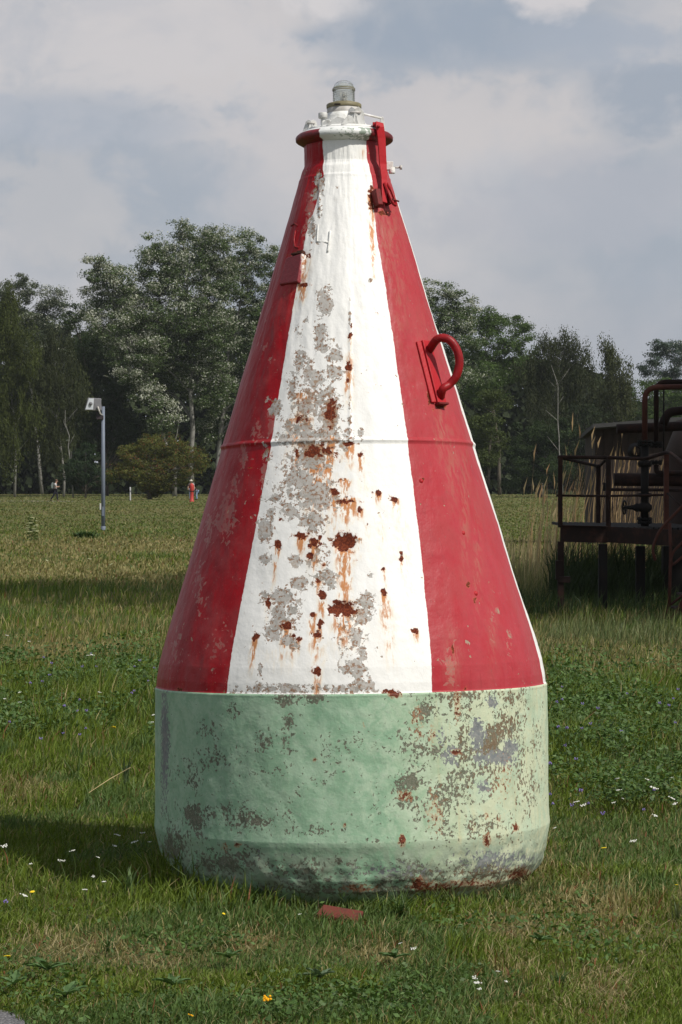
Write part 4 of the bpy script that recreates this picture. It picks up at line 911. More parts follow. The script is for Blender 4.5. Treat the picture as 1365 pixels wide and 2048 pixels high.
flower('purple', 1206, 1626, .12, 'deep purple flower alone in the grass right of the buoy', 1.); flower('purple', 12, 1803, .06, 'deep purple flower at the left edge below the shadow', .9)
ORD = 'first second third fourth fifth sixth seventh eighth ninth tenth eleventh twelfth thirteenth fourteenth fifteenth sixteenth seventeenth eighteenth nineteenth twentieth'.split()
ORD += ['twenty-'+x for x in ORD[:9]]
for gname, what in [(WG, 'white yarrow umbel, %s from the left of those right of the buoy'), (WL, 'white yarrow umbel, %s from the left of those around the buoy shadow'), (WB, 'white yarrow umbel, %s from the left of those in the bottom turf'),
        (WF, 'small white flower, %s from the left of those on the left meadow'), ('purple alfalfa flowers right of the buoy', 'small purple alfalfa flower, %s from the left of those right of the buoy'), ('purple alfalfa flowers left of the buoy', 'small purple alfalfa flower, %s from the left of those left of the buoy')]:
    L = [o for o in bpy.data.objects if o.get('group') == gname]; L.sort(key=lambda o: o.location.x/o.location.y)
    for i, o in enumerate(L): o['label'] = what % ORD[i]
# mullein-like pale plant far left
b = gnd(65, 1082); root = empty('pale_yellow_plant', (b.x, b.y, 0)); tag(root, 'upright plant with pale yellow flowers on the left meadow', 'plant')
V = []; Q = []
for i in range(220):
    t = random.random(); a = random.random()*6.28; r_ = .16*(1-t*.6)*random.random()**.5+.03; z = .62*t; c_ = Vector((r_*math.cos(a), r_*math.sin(a), z)); s_ = .03
    k0 = len(V); n_ = Vector((random.gauss(0, 1), random.gauss(0, 1), random.gauss(0, 1))).normalized(); t1 = n_.orthogonal().normalized()*s_; t2 = n_.cross(t1); V += [c_-t1, c_+t2, c_+t1, c_-t2]; Q.append((k0, k0+1, k0+2, k0+3))
me = bpy.data.meshes.new('leaf_mass'); me.from_pydata([tuple(v) for v in V], [], Q); leafcol(me, (.07, .11, .03), (.12, .15, .04)); link('foliage', me, M_grass, root)
for i in range(26):
    t = .35+.65*random.random(); a = random.random()*6.28; r_ = .17*(1-t*.5)
    o = bpy.data.objects.new('flower_head', flower_proto('cream')[0]); COL.objects.link(o); o.parent = root; o.location = (r_*math.cos(a), r_*math.sin(a), .66*t); o.scale = (2.2,)*3
# a fallen straw
mb = MB(); a = gnd(178, 1614); b = gnd(262, 1585); mb.tube([a+Vector((0, 0, .07)), (a+b)/2+Vector((0, 0, .105)), b+Vector((0, 0, .13))], [.0018, .0022, .0012], 5)
o = mb.build('straw', paint('straw', (.42, .33, .17), (.35, .26, .12), .7)); tag(o, 'long pale straw leaning over the grass left of the green base', 'straw')

# ------------------------------------------------------------------ trees
def make_tree(label, cat_name, D, trunk_px, lobes, cols, silver=0., leaf=.22, cover=3.6, weep=0., trunk_r=.32, bark=M_bark, forks=True, clump=14, seed=0, kind_label='tree', depth=1., base_py=None, group='trees of the wood behind the meadow', silver_col=(.46, .47, .40), lowgreen=None):
    g = np.random.default_rng(100+seed); rnd = random.Random(seed)
    s_ = D/FPX; base = at(trunk_px, 1000, D); base.z = 0
    root = empty(cat_name, base); tag(root, label, kind_label, group)
    Ps = []; Ns = []; Sv = []; CL = []
    for (px, py, rx, ry) in lobes:
        c_ = np.array(at(px, py, D))-np.array(base); rx_, ry_ = rx*s_, ry*s_; rd = min(rx_, 6.)*depth
        c_ = c_+np.array([0, g.normal()*rd*.25, 0])
        ncl = max(8, int(rx*ry/(clump*clump)*4.2))
        u = g.normal(size=(ncl, 3)); u /= np.linalg.norm(u, axis=1)[:, None]; rad = g.random(ncl)**.38*(.93+.16*g.random(ncl))
        cc = c_+u*rad[:, None]*np.array([rx_, rd, ry_])*np.array([.92, .92, .92]); CL.append(cc)
        nl = int(math.pi*rx*ry*cover*1.9/((leaf/s_)**2*.5)); per = max(3, nl//ncl)
        cr = clump*s_*(.55+.95*g.random(ncl))
        for j in range(ncl):
            k_ = int(per*(.4+1.2*g.random())); v = g.normal(size=(k_, 3)); v /= np.linalg.norm(v, axis=1)[:, None]; rr = g.random(k_)**.5
            sq = np.array([1.15, 1.15, .62+weep*1.6]); off = v*rr[:, None]*cr[j]*sq
            if weep: off[:, 2] -= abs(g.normal(size=k_))*cr[j]*weep; off[:, 0] *= .75
            Pj = cc[j]+off; Ps.append(Pj); n_ = v*.8+g.normal(size=(k_, 3))*.55+np.array([0, 0, .35]); Ns.append(n_)
            bias = silver*(.45+1.5*(u[j, 2] > -.2)*(g.random() < .6)); Sv.append(g.random(k_) < bias)
    P = np.concatenate(Ps); Nn = np.concatenate(Ns); S = np.concatenate(Sv); n = len(P)
    k_ = P[:, 2] > .4*s_*10; P = P[k_]; Nn = Nn[k_]; S = S[k_]; n = len(P)
    Nn /= np.linalg.norm(Nn, axis=1)[:, None]; t = np.cross(Nn, g.normal(size=(n, 3))); t /= np.linalg.norm(t, axis=1)[:, None]; b = np.cross(Nn, t)
    sz = leaf*.86*(.55+.8*g.random(n))[:, None]*.5*np.where(S, .9, 1.)[:, None]
    if weep: t = t*np.array([.6, .6, 1.5])
    V = np.stack([P-t*sz*1.25, P+b*sz*1.15, P+t*sz*1.25], 1).reshape(-1, 3)
    tt = g.random(n); C = lerp(cols[0], cols[1], tt)
    nv = vnoise(P[:, 0]+seed*13, P[:, 2]*1.+P[:, 1]*.6+50, .5, 2)[:, None]; C = C*(.72+.56*nv)
    C = np.where(S[:, None], np.array(silver_col)*(.75+.45*g.random(n))[:, None], C)
    link('crown', fast_mesh('crown', V, [np.arange(n*3).reshape(-1, 3)], np.repeat(C, 3, 0)), M_leaf, root)
    # trunk with limbs to the lobes
    top = max(lobes, key=lambda l: -l[1]); mb = MB()
    ptop = Vector(at(top[0], top[1], D)-base); H = ptop.z
    tr = [Vector((0, 0, -.2))]; trunk_r *= .72
    for i in range(1, 9):
        f_ = i/8; tr.append(Vector((ptop.x*f_**1.6+rnd.uniform(-.02, .02)*H*.5, rnd.uniform(-.01, .01)*H, H*f_)))
    mb.tube(tr, [trunk_r*(1-.86*i/8) for i in range(9)], 8)
    if forks:
        allc = np.concatenate(CL)
        for q_ in range(min(38, len(allc))):
            tg = Vector(allc[int(g.integers(len(allc)))].tolist()); zz = max(H*.12, min(tg.z-abs(tg.x-ptop.x*.5)*.7-H*.04, H*.85)); i_ = int(zz/H*8); i_ = min(max(i_, 0), 7); fr = zz/H*8-i_
            s0 = tr[i_].lerp(tr[i_+1], max(0, min(1, fr))); md = s0.lerp(tg, .5)+Vector((rnd.uniform(-.4, .4), rnd.uniform(-.4, .4), (tg-s0).length*.10))
            r0 = trunk_r*(1-.86*(i_+fr)/8)*.5; mb.tube([s0, s0.lerp(md, .5)+Vector((0, 0, .1)), md, tg], [r0, r0*.8, r0*.6, r0*.2], 5, caps=False)
    mb.build('trunk', bark, root)
    return root
POP = ((.056, .090, .030), (.092, .130, .048)); BIR = ((.042, .058, .012), (.074, .090, .022)); DRK = ((.022, .040, .012), (.044, .068, .022)); GRN = ((.050, .088, .020), (.082, .128, .034)); BLU = ((.045, .070, .050), (.065, .095, .065))
make_tree('tallest silver leaved poplar with pale limbs, left of the buoy', 'poplar_tree', 262, 386, [(335, 530, 62, 62), (385, 500, 52, 56), (425, 520, 46, 60), (300, 580, 52, 52), (350, 630, 85, 80), (420, 640, 60, 90), (330, 730, 80, 70), (410, 760, 60, 80), (290, 680, 50, 60), (365, 457, 34, 22), (310, 500, 40, 34), (440, 480, 40, 34), (390, 570, 60, 60), (270, 630, 50, 50), (450, 560, 40, 60), (370, 690, 70, 60)], POP, .26, bark=M_palebark, seed=1, trunk_r=.42)
make_tree('silver leaved poplar leaning left beside the tallest one, its lowest boughs bright', 'poplar_tree', 258, 350, [(205, 545, 40, 38), (190, 535, 26, 34), (240, 570, 36, 44), (180, 625, 34, 24), (215, 650, 50, 36), (240, 690, 46, 40), (270, 745, 44, 42), (300, 790, 40, 40), (230, 610, 40, 34), (330, 830, 36, 40), (260, 620, 46, 50), (300, 700, 50, 50), (200, 590, 34, 30)], POP, .36, bark=M_palebark, seed=2, trunk_r=.36)
make_tree('silver leaved poplar half hidden behind the left side of the buoy', 'poplar_tree', 266, 436, [(495, 500, 44, 46), (540, 530, 40, 46), (470, 560, 44, 50), (520, 610, 60, 66), (480, 690, 60, 60), (460, 770, 60, 56), (540, 700, 50, 60), (430, 850, 46, 40), (560, 600, 30, 60), (540, 780, 60, 60)], POP, .22, bark=M_palebark, seed=3, trunk_r=.38)
make_tree('pale poplar at far left behind the dark birches', 'poplar_tree', 300, 85, [(45, 585, 34, 42), (105, 600, 32, 42), (75, 650, 60, 44), (130, 650, 26, 34), (90, 720, 66, 60), (10, 580, 26, 34)], ((.055, .075, .045), (.085, .105, .06)), .14, bark=M_palebark, seed=4)
make_tree('brownish olive weeping birch at the left picture edge', 'birch_tree', 250, 30, [(22, 600, 26, 40), (10, 660, 40, 60), (45, 700, 44, 70), (15, 780, 44, 60), (50, 840, 40, 50), (10, 880, 46, 70)], BIR, 0, weep=.8, bark=M_palebark, seed=5, trunk_r=.2)
make_tree('dark weeping birch with thin white trunk left of the lamp head', 'birch_tree', 252, 128, [(110, 720, 46, 70), (90, 790, 50, 60), (140, 790, 50, 60), (110, 870, 50, 60)], ((.030, .040, .014), (.052, .062, .022)), 0, weep=.8, bark=M_palebark, seed=6, trunk_r=.2)
make_tree('dark broad tree behind the lamp head', 'broadleaf_tree', 270, 215, [(180, 730, 46, 70), (225, 790, 50, 60), (190, 850, 60, 60), (150, 640, 24, 40), (240, 860, 50, 60), (280, 880, 40, 50)], DRK, 0, seed=7)
make_tree('low dark fir like tree left of the lamp post', 'evergreen_tree', 238, 172, [(172, 905, 26, 24), (160, 935, 40, 24), (185, 955, 46, 24), (150, 965, 36, 18)], ((.018, .035, .014), (.032, .056, .022)), 0, seed=8, trunk_r=.15, clump=9)
make_tree('wide hawthorn bush with brown red tinges behind the lamp post', 'hawthorn_bush', 213, 300, [(315, 890, 55, 28), (270, 915, 46, 28), (350, 905, 50, 30), (240, 945, 34, 22), (300, 945, 62, 34), (370, 940, 44, 34), (395, 920, 26, 24), (320, 965, 56, 22), (300, 985, 22, 14)], ((.065, .080, .018), (.125, .130, .032)), .11, silver_col=(.17, .06, .026), leaf=.15, cover=3.2, clump=9, seed=9, kind_label='bush', trunk_r=.3, group=None)
make_tree('silver flecked poplar emerging from behind the right side of the buoy', 'poplar_tree', 262, 850, [(860, 600, 30, 46), (900, 600, 34, 40), (935, 615, 26, 30), (880, 660, 50, 50), (930, 670, 36, 46), (900, 730, 44, 40), (950, 755, 42, 20), (890, 800, 40, 44), (850, 680, 40, 60), (860, 760, 50, 60), (910, 640, 40, 40)], POP, .26, bark=M_palebark, seed=10, trunk_r=.4)
make_tree('round topped mid green tree right of the silver poplar', 'broadleaf_tree', 285, 1000, [(965, 640, 34, 30), (1005, 650, 44, 32), (1045, 670, 34, 30), (985, 700, 60, 44), (1040, 720, 44, 50), (970, 770, 60, 50)], GRN, .02, seed=11)
make_tree('yellowish green bush at the edge of the wood right of the buoy', 'broadleaf_bush', 245, 975, [(970, 850, 38, 34), (985, 890, 42, 40), (955, 920, 46, 34), (990, 800, 36, 26), (940, 960, 40, 22)], ((.045, .062, .016), (.070, .092, .026)), 0, seed=12, kind_label='bush')
make_tree('twin topped birch with pale trunk, right half of the wood', 'birch_tree', 255, 1085, [(1130, 690, 30, 32), (1095, 700, 30, 34), (1160, 700, 24, 34), (1065, 735, 36, 40), (1120, 750, 48, 50), (1165, 760, 34, 46), (1090, 810, 50, 44)], ((.032, .042, .018), (.056, .066, .028)), 0, weep=.7, bark=M_palebark, seed=13, trunk_r=.2)
make_tree('narrow olive birch standing alone against the sky at right', 'birch_tree', 257, 1230, [(1213, 695, 16, 22), (1222, 720, 22, 30), (1235, 750, 30, 40), (1225, 800, 44, 50), (1250, 780, 24, 50), (1215, 850, 44, 30)], ((.040, .050, .018), (.066, .076, .028)), 0, weep=.7, bark=M_palebark, seed=14, trunk_r=.18)
make_tree('dense dark evergreen beside the meadow, left one of the dark pair', 'evergreen_tree', 243, 1080, [(1070, 870, 50, 40), (1055, 920, 50, 40), (1110, 880, 50, 50), (1090, 940, 70, 40), (1040, 965, 50, 20)], DRK, 0, seed=15)
make_tree('dense dark evergreen behind the rusty platform, right one of the dark pair', 'evergreen_tree', 244, 1165, [(1160, 850, 44, 44), (1150, 910, 50, 44), (1200, 870, 40, 50), (1180, 950, 60, 34), (1230, 900, 40, 50)], ((.018, .028, .012), (.036, .050, .02)), 0, seed=16)
make_tree('bluish far poplar at the right picture edge', 'poplar_tree', 340, 1340, [(1320, 705, 32, 30), (1350, 700, 30, 28), (1300, 735, 24, 26), (1340, 750, 50, 34), (1390, 720, 40, 40)], BLU, .03, seed=17, leaf=.26, bark=M_palebark)
make_tree('bright green low tree behind the pipes at the right picture edge', 'broadleaf_tree', 290, 1340, [(1290, 785, 34, 30), (1340, 790, 44, 36), (1270, 820, 30, 28), (1330, 830, 50, 34), (1390, 790, 40, 40)], ((.045, .080, .018), (.070, .11, .028)), 0, seed=18)
# far wood: one dark mass closing the view under and between the crowns
g = np.random.default_rng(77); n = 85000
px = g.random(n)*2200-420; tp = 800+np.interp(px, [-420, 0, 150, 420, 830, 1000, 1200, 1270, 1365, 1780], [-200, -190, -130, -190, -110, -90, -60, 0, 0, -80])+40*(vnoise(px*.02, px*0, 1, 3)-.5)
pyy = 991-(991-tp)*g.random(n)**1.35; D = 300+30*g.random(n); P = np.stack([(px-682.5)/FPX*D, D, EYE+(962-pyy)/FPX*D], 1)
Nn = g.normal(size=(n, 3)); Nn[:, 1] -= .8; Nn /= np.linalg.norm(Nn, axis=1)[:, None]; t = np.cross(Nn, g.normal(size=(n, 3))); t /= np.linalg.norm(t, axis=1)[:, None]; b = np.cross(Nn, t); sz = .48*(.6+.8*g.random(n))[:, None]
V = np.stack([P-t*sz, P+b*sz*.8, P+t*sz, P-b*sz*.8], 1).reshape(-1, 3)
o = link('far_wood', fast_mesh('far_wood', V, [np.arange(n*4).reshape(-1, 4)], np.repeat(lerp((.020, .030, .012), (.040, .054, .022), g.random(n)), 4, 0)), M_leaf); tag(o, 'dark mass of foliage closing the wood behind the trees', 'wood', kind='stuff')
# thin pale birch stems at the dark edge of the wood
for i, (px, p0, p1, lab) in enumerate([(147, 970, 820, 'short crooked pale stem left of the lamp post'), (1126, 900, 730, 'leaning bright birch stem in the twin topped birch')]):
    D = 238; a = at(px, p0, D); a.z = 0; b = at(px-8, p1, D); mb = MB(); rn = random.Random(i)
    tr_ = [Vector((rn.uniform(-.4, .4)*t_+(b.x-a.x)*t_*2, 0, b.z*t_)) for t_ in (0, .12, .22, .35, .45, .58, .7, .85, 1)]
    mb.tube(tr_, [.075, .07, .065, .06, .05, .045, .04, .03, .015], 6)
    for q_ in range(3, 8): mb.tube([tr_[q_], tr_[q_]+Vector((rn.uniform(-1.2, 1.2), 0, rn.uniform(.6, 1.6)))], [.035, .01], 4)
    rt_ = empty('dead_birch', a); mb.build('trunk', M_palebark, rt_); tag(rt_, lab, 'tree')
# two big trees added out of frame at the right to shade the platform and the strip of meadow
def shade_tree(x, y, H, rad, lab, seed):
    g = np.random.default_rng(seed); root = empty('added_shade_tree', (x, y, 0)); tag(root, lab, 'tree')
    cc = []; 
    for _ in range(150):
        f_ = g.random(); z = H*(.26+.74*f_); rr = rad*math.sin(math.pi*min(1, .12+.86*f_))**.7*math.sqrt(g.random()); a = g.random()*6.283; cc.append((rr*math.cos(a), rr*math.sin(a), z))
    cc = np.array(cc); k_ = 52; v = g.normal(size=(len(cc), k_, 3))*np.array([1., 1., .7]); P = (cc[:, None, :]+v).reshape(-1, 3); n = len(P)
    Nn = g.normal(size=(n, 3)); Nn[:, 2] += .5; Nn /= np.linalg.norm(Nn, axis=1)[:, None]; t = np.cross(Nn, g.normal(size=(n, 3))); t /= np.linalg.norm(t, axis=1)[:, None]; b = np.cross(Nn, t); sz = .17*(.6+.8*g.random(n))[:, None]
    V = np.stack([P-t*sz, P+b*sz*.6, P+t*sz, P-b*sz*.6], 1).reshape(-1, 3)
    link('crown', fast_mesh('crown', V, [np.arange(n*4).reshape(-1, 4)], np.repeat(lerp(GRN[0], GRN[1], g.random(n)), 4, 0)), M_leaf, root)
    mb = MB(); mb.tube([(0, 0, -.2), (.1, 0, H*.3), (-.1, .1, H*.6), (0, 0, H*.9)], [.3, .24, .16, .05], 9)
    for i in range(40): e = Vector(cc[i].tolist()); zz = e.z*.72; mb.tube([(0, 0, zz), e*.5+Vector((0, 0, zz*.5+.2)), e], [.10, .07, .02], 5, caps=False)
    mb.build('trunk', M_bark, root)
shade_tree(10.4, 25.0, 22, 3.6, 'leafy tree added out of frame at the right to cast shade, nearer the platform', 301)
shade_tree(15.5, 27.0, 24, 4.0, 'leafy tree added out of frame at the right to cast shade, farther from the platform', 302)

# ------------------------------------------------------------------ dark shed behind the platform
sh = empty('shed', at(1280, 985, 62)); sh.location.z = 0; tag(sh, 'dark board shed with a low sloping roof behind the rusty pipes', 'shed')
sb = sh.location.copy()
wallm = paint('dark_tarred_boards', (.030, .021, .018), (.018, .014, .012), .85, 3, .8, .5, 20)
x0 = at(1192, 900, 62).x-sb.x; x1 = at(1560, 900, 62).x-sb.x; zt_ = at(1192, 852, 62).z
mb = MB(); mb.box(((x0+x1)/2, 1.45, zt_/2), (x1-x0, 2.6, zt_)); mb.build('wall', wallm, sh)
nb = 22; bwid = (x1-x0)/nb; bm0 = MB(); bm0.box((0, 0, zt_/2), (bwid*.93, .03, zt_-.02)); ob = bm0.build('board', paint('board', (.034, .024, .020), (.02, .015, .012), .85, 4, .8), sh); ob.location = (x0+bwid/2, .08, 0)
for i in range(1, nb):
    o = ob.copy(); COL.objects.link(o); o.parent = sh; o.location = (x0+bwid*(i+.5), .08+random.uniform(-.008, .008), 0)
mb = MB(); a = at(1186, 848, 61.6)-sb; b = at(1560, 818, 61.6)-sb
mb.add([a, b, b+Vector((0, 3, -.2)), a+Vector((0, 3, -.2)), a-Vector((0, 0, .10)), b-Vector((0, 0, .10)), b+Vector((0, 3, -.3)), a+Vector((0, 3, -.3))], [(0, 1, 2, 3), (7, 6, 5, 4), (0, 4, 5, 1), (1, 5, 6, 2), (2, 6, 7, 3), (3, 7, 4, 0)])
mb.build('roof', paint('grey_roof_felt', (.05, .05, .05), (.03, .03, .03), .8), sh)

# ------------------------------------------------------------------ rusty platform with pipework
pb = at(1240, 1230, 30.5); pb.z = 0
pf = empty('steel_platform', pb); tag(pf, 'dark rusty steel platform on posts with bent railings, right of the buoy', 'platform')
def rel(px, py, Yd, o=pb): return at(px, py, Yd)-o
def beam(pts, r, name, mat, par, o=None, n=8, rc=0, src=pb):
    P = [rel(*p_, src) for p_ in pts]; P = arc(P, rc) if rc else P
    mb = MB(); mb.tube(P, r, n); return mb.build(name, mat, par)
def post(px, p0, p1, Yd, wpx, name='post', mat=M_rust, par=None, src=pb, to_ground=False):
    a = rel(px, p0, Yd, src); b = rel(px, p1, Yd, src); 
    if to_ground: b.z = -.1
    s_ = Yd/FPX; mb = MB(); mb.box((a+b)/2, (wpx*s_, wpx*s_*.8, (a-b).length)); return mb.build(name, mat, par or pf, bevel=.004)
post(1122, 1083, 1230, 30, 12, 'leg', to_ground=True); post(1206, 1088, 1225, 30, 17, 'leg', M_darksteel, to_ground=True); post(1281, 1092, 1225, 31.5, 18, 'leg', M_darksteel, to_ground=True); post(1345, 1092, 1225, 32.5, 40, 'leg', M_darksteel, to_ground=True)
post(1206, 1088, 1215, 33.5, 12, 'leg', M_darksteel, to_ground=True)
mb = MB(); mb.box(rel(1118, 1140, 30), (.075, .09, .23)); mb.build('bracket', M_rust, pf, bevel=.004); mb = MB(); mb.box(rel(1128, 1159, 30), (.15, .10, .075)); mb.build('bracket', M_rust, pf, bevel=.004)
# deck edge beam and floor grating
a = rel(1121, 1051, 30); b = rel(1215, 1053, 29.9); c_ = rel(1400, 1062, 28.6)
def fascia(a, b, h, t, name, mat=M_rust):
    mb = MB(); d_ = (b-a); L_ = d_.length; ang = math.atan2(d_.y, d_.x); sl_ = math.asin(d_.z/L_); Mx = Euler((0, -sl_, ang)).to_matrix(); mb.box((a+b)/2-Vector((0, 0, h/2)), (L_, t, h), Mx); return mb.build(name, mat, pf, bevel=.004)
fascia(a, b, .195, .012, 'edge_beam'); fascia(b, c_, .19, .012, 'edge_beam')
fascia(a+Vector((0, .0, .006)), b+Vector((0, 0, .006)), .012, .09, 'edge_flange')
nbar = 22
bm0 = MB(); bm0.box((0, 0, 0), (.028, 3.6, .035)); ob = bm0.build('grating_bar', M_darksteel, pf); ob.location = rel(1130, 1053, 31.85); ob.location.z = a.z-.03
for i in range(1, nbar):
    o = ob.copy(); COL.objects.link(o); o.parent = pf; o.location = ob.location+Vector((i*.075, 0, -.001*i))
# railings
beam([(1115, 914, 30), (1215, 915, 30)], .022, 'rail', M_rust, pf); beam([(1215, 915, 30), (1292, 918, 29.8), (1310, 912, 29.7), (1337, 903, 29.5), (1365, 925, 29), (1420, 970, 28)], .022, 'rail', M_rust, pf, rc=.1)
beam([(1120, 915, 30.1), (1196, 932, 33), (1202, 930, 33), (1217, 914, 30.1)], .020, 'rail', M_rust, pf, rc=.12)
beam([(1113, 991, 30), (1212, 992, 30), (1330, 990, 29.7)], .014, 'mid_rail', M_rust, pf)
post(1121, 914, 1055, 30, 9); post(1217, 914, 1055, 30, 10); post(1197, 930, 1055, 33, 9); post(1333, 905, 1070, 29.6, 10, mat=M_rust2)
beam([(1333, 985, 29.6), (1372, 1020, 29.2)], .012, 'brace', M_rust, pf)
# pipework stands on the platform
pp = empty('pipework', pb); tag(pp, 'dark rusty pipework with elbows, flanges and a hand wheel valve on the platform', 'pipes')
def pipe(pts, rpx, name='pipe', mat=M_rust, rc=.1, n=14, par=None):
    s_ = pts[0][2]/FPX; return beam(pts, rpx*s_, name, mat, par or pp, n=n, rc=rc)
pipe([(1290, 890, 31), (1290, 775, 31), (1460, 772, 31)], 5.6, mat=M_rust2, rc=.16); pipe([(1313, 895, 31.3), (1313, 764, 31.3), (1460, 762, 31.3)], 5.0, mat=M_rust, rc=.12)
pipe([(1328, 905, 31.6), (1328, 768, 31.6)], 1.6, 'rod', M_darksteel, 0, 6)
pipe([(1326, 850, 31.8), (1336, 824, 31.8), (1460, 812, 31.8)], 9, rc=.15, mat=M_rust); pipe([(1234, 858, 32.2), (1460, 848, 32.2)], 9.5, mat=M_rust, rc=0)
pipe([(1228, 959, 31.4), (1460, 960, 31.4)], 13, mat=M_rust, rc=0); pipe([(1212, 979, 31.0), (1460, 981, 31.0)], 3.2, rc=0); pipe([(1211, 965, 31), (1211, 982, 31)], 5, 'pipe_end', M_darksteel, 0)
pipe([(1313, 930, 31.3), (1314, 946, 31.3), (1460, 946, 31.3)], 5, rc=.08); pipe([(1290, 890, 31), (1290, 1052, 31)], 8, mat=M_darksteel, rc=0)
def flange_(px, py, Yd, rpx, hpx, nuts=8):
    s_ = Yd/FPX; cpt = rel(px, py, Yd); mb = MB(); mb.lathe([(.001, -hpx*s_/2), (rpx*s_, -hpx*s_/2), (rpx*s_, hpx*s_/2), (.001, hpx*s_/2)], 16, Matrix.Translation(cpt), sm=False); o = mb.build('pipe_flange', M_darksteel, pp, bevel=.003)
    for q_ in range(nuts):
        an = q_/nuts*6.283; mb = MB(); mb.tube([cpt+Vector((math.cos(an)*rpx*s_*.82, math.sin(an)*rpx*s_*.82, -hpx*s_*.95)), cpt+Vector((math.cos(an)*rpx*s_*.82, math.sin(an)*rpx*s_*.82, hpx*s_*.95))], 1.7*s_, 6); mb.build('bolt', M_darksteel, o)
for f_ in [(1290, 883, 31, 15, 4), (1290, 889, 31, 15, 4), (1313, 886, 31.3, 13, 4), (1313, 892, 31.3, 13, 4), (1290, 928, 31, 14, 6), (1313, 925, 31.3, 12, 5), (1290, 990, 31, 13, 4), (1290, 1038, 31, 15, 4), (1290, 1044, 31, 15, 4)]: flange_(*f_)
# valves
def valve(px, py, Yd, s_px, hand):
    s_ = Yd/FPX*s_px; cpt = rel(px, py, Yd); mb = MB(); vo_ = empty('valve', cpt); vo_.parent = pp
    mb.lathe([(.45*s_, -1.1*s_), (.55*s_, -.7*s_), (1.0*s_, -.35*s_), (1.1*s_, 0), (1.0*s_, .35*s_), (.55*s_, .7*s_), (.45*s_, 1.1*s_)], 16); mb.build('valve_body', M_darksteel, vo_)
    Mx = Euler((0, R(-90 if hand else -90), 0)).to_matrix().to_4x4(); mb = MB(); mb.lathe([(.55*s_, .6*s_), (.62*s_, 1.2*s_), (.45*s_, 1.5*s_), (.25*s_, 1.7*s_), (.18*s_, 2.6*s_), (.001, 2.6*s_)], 12, Mx); mb.build('bonnet', M_darksteel, vo_)
    mb = MB(); mb.tube([(-1.5*s_, 0, 0), (-3.1*s_, 0, 0)], .12*s_, 8); mb.tube([(-1.5*s_, 0, .3*s_), (-2.7*s_, 0, .12*s_)], .08*s_, 6); mb.tube([(-1.5*s_, 0, -.3*s_), (-2.7*s_, 0, -.12*s_)], .08*s_, 6); mb.build('yoke', M_darksteel, vo_)
    hwo = MB(); hwo.tube([(-3.0*s_, .95*s_*math.cos(t_), .95*s_*math.sin(t_)) for t_ in np.linspace(0, 6.283, 25)], .12*s_, 8, caps=False)
    for q_ in range(4): hwo.tube([(-3.0*s_, 0, 0), (-3.0*s_, .93*s_*math.cos(q_*1.571+.5), .93*s_*math.sin(q_*1.571+.5))], .08*s_, 6)
    o = hwo.build('hand_wheel', M_darksteel, vo_); o.rotation_euler = (0, 0, R(-22))
valve(1290, 1015, 31, 14, True)
mb = MB(); mb.lathe([(9*31/FPX, -.07), (17*31/FPX, 0), (9*31/FPX, .07)], 14, Matrix.Translation(rel(1272, 902, 31.2)) @ Euler((R(90), 0, 0)).to_matrix().to_4x4()); mb.build('valve_cap', M_darksteel, pp)
# tank
tk_b = at(1445, 1230, 34.2); tk_b.z = 0; tk = empty('tank', tk_b); tag(tk, 'dark rusty vertical tank cut by the right picture edge behind the pipes', 'tank')
s_ = 34.2/FPX; mb = MB(); hz = at(1445, 905, 34.2).z; ht = at(1445, 840, 34.2).z
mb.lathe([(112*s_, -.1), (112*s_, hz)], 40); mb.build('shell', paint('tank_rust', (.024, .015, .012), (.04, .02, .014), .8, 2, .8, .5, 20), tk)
mb = MB(); mb.lathe([(113.5*s_, hz-.05), (113.5*s_, hz+.02), (90*s_, ht), (.01, ht+.1)], 40); mb.build('cone_top', paint('tank_top', (.05, .034, .026), (.03, .02, .015), .8, 2, .8, .5, 20), tk)
mb = MB(); mb.lathe([(116*s_, .9), (116*s_, 1.0), (112*s_, 1.0)], 40); mb.lathe([(112*s_, .9), (116*s_, .9)], 40); mb.build('hoop', M_rust, tk)
# steps up to the platform
stb = at(1360, 1232, 28.6); stb.z = 0; ss = empty('steel_steps', stb); tag(ss, 'reddish rusty steel steps with a hooked handrail at the right edge', 'steps')
def sb_(pts, rpx, name, mat=M_rust2, rc=.08): return beam(pts, rpx*28.6/FPX, name, mat, ss, rc=rc, src=stb)
sb_([(1430, 955, 28.6), (1365, 1012, 28.6), (1318, 1062, 28.6), (1305, 1098, 28.6), (1311, 1121, 28.6)], 3.0, 'handrail', rc=.12)
sb_([(1340, 1046, 28.6), (1342, 1110, 28.6), (1338, 1228, 28.6)], 3.4, 'post'); sb_([(1400, 1050, 28.6), (1346, 1104, 28.6), (1342, 1122, 28.6), (1346, 1130, 28.6), (1400, 1085, 28.6)], 2.8, 'lower_rail', rc=.05)
sb_([(1342, 1132, 28.6), (1420, 1075, 28.6)], 2.4, 'brace', rc=0); sb_([(1338, 1212, 28.6), (1420, 1150, 28.6)], 2.6, 'brace', rc=0); sb_([(1327, 1234, 28.6), (1440, 1240, 28.6)], 3.4, 'foot_bar', rc=0); sb_([(1327, 1234, 28.6), (1338, 1218, 28.6)], 3.4, 'gusset', rc=0)
for i in range(6):
    mb = MB(); mb.box(rel(1365+i*14, 1216-i*27, 28.9, stb), (.20, .70, .022)); mb.build('tread', M_rust, ss)
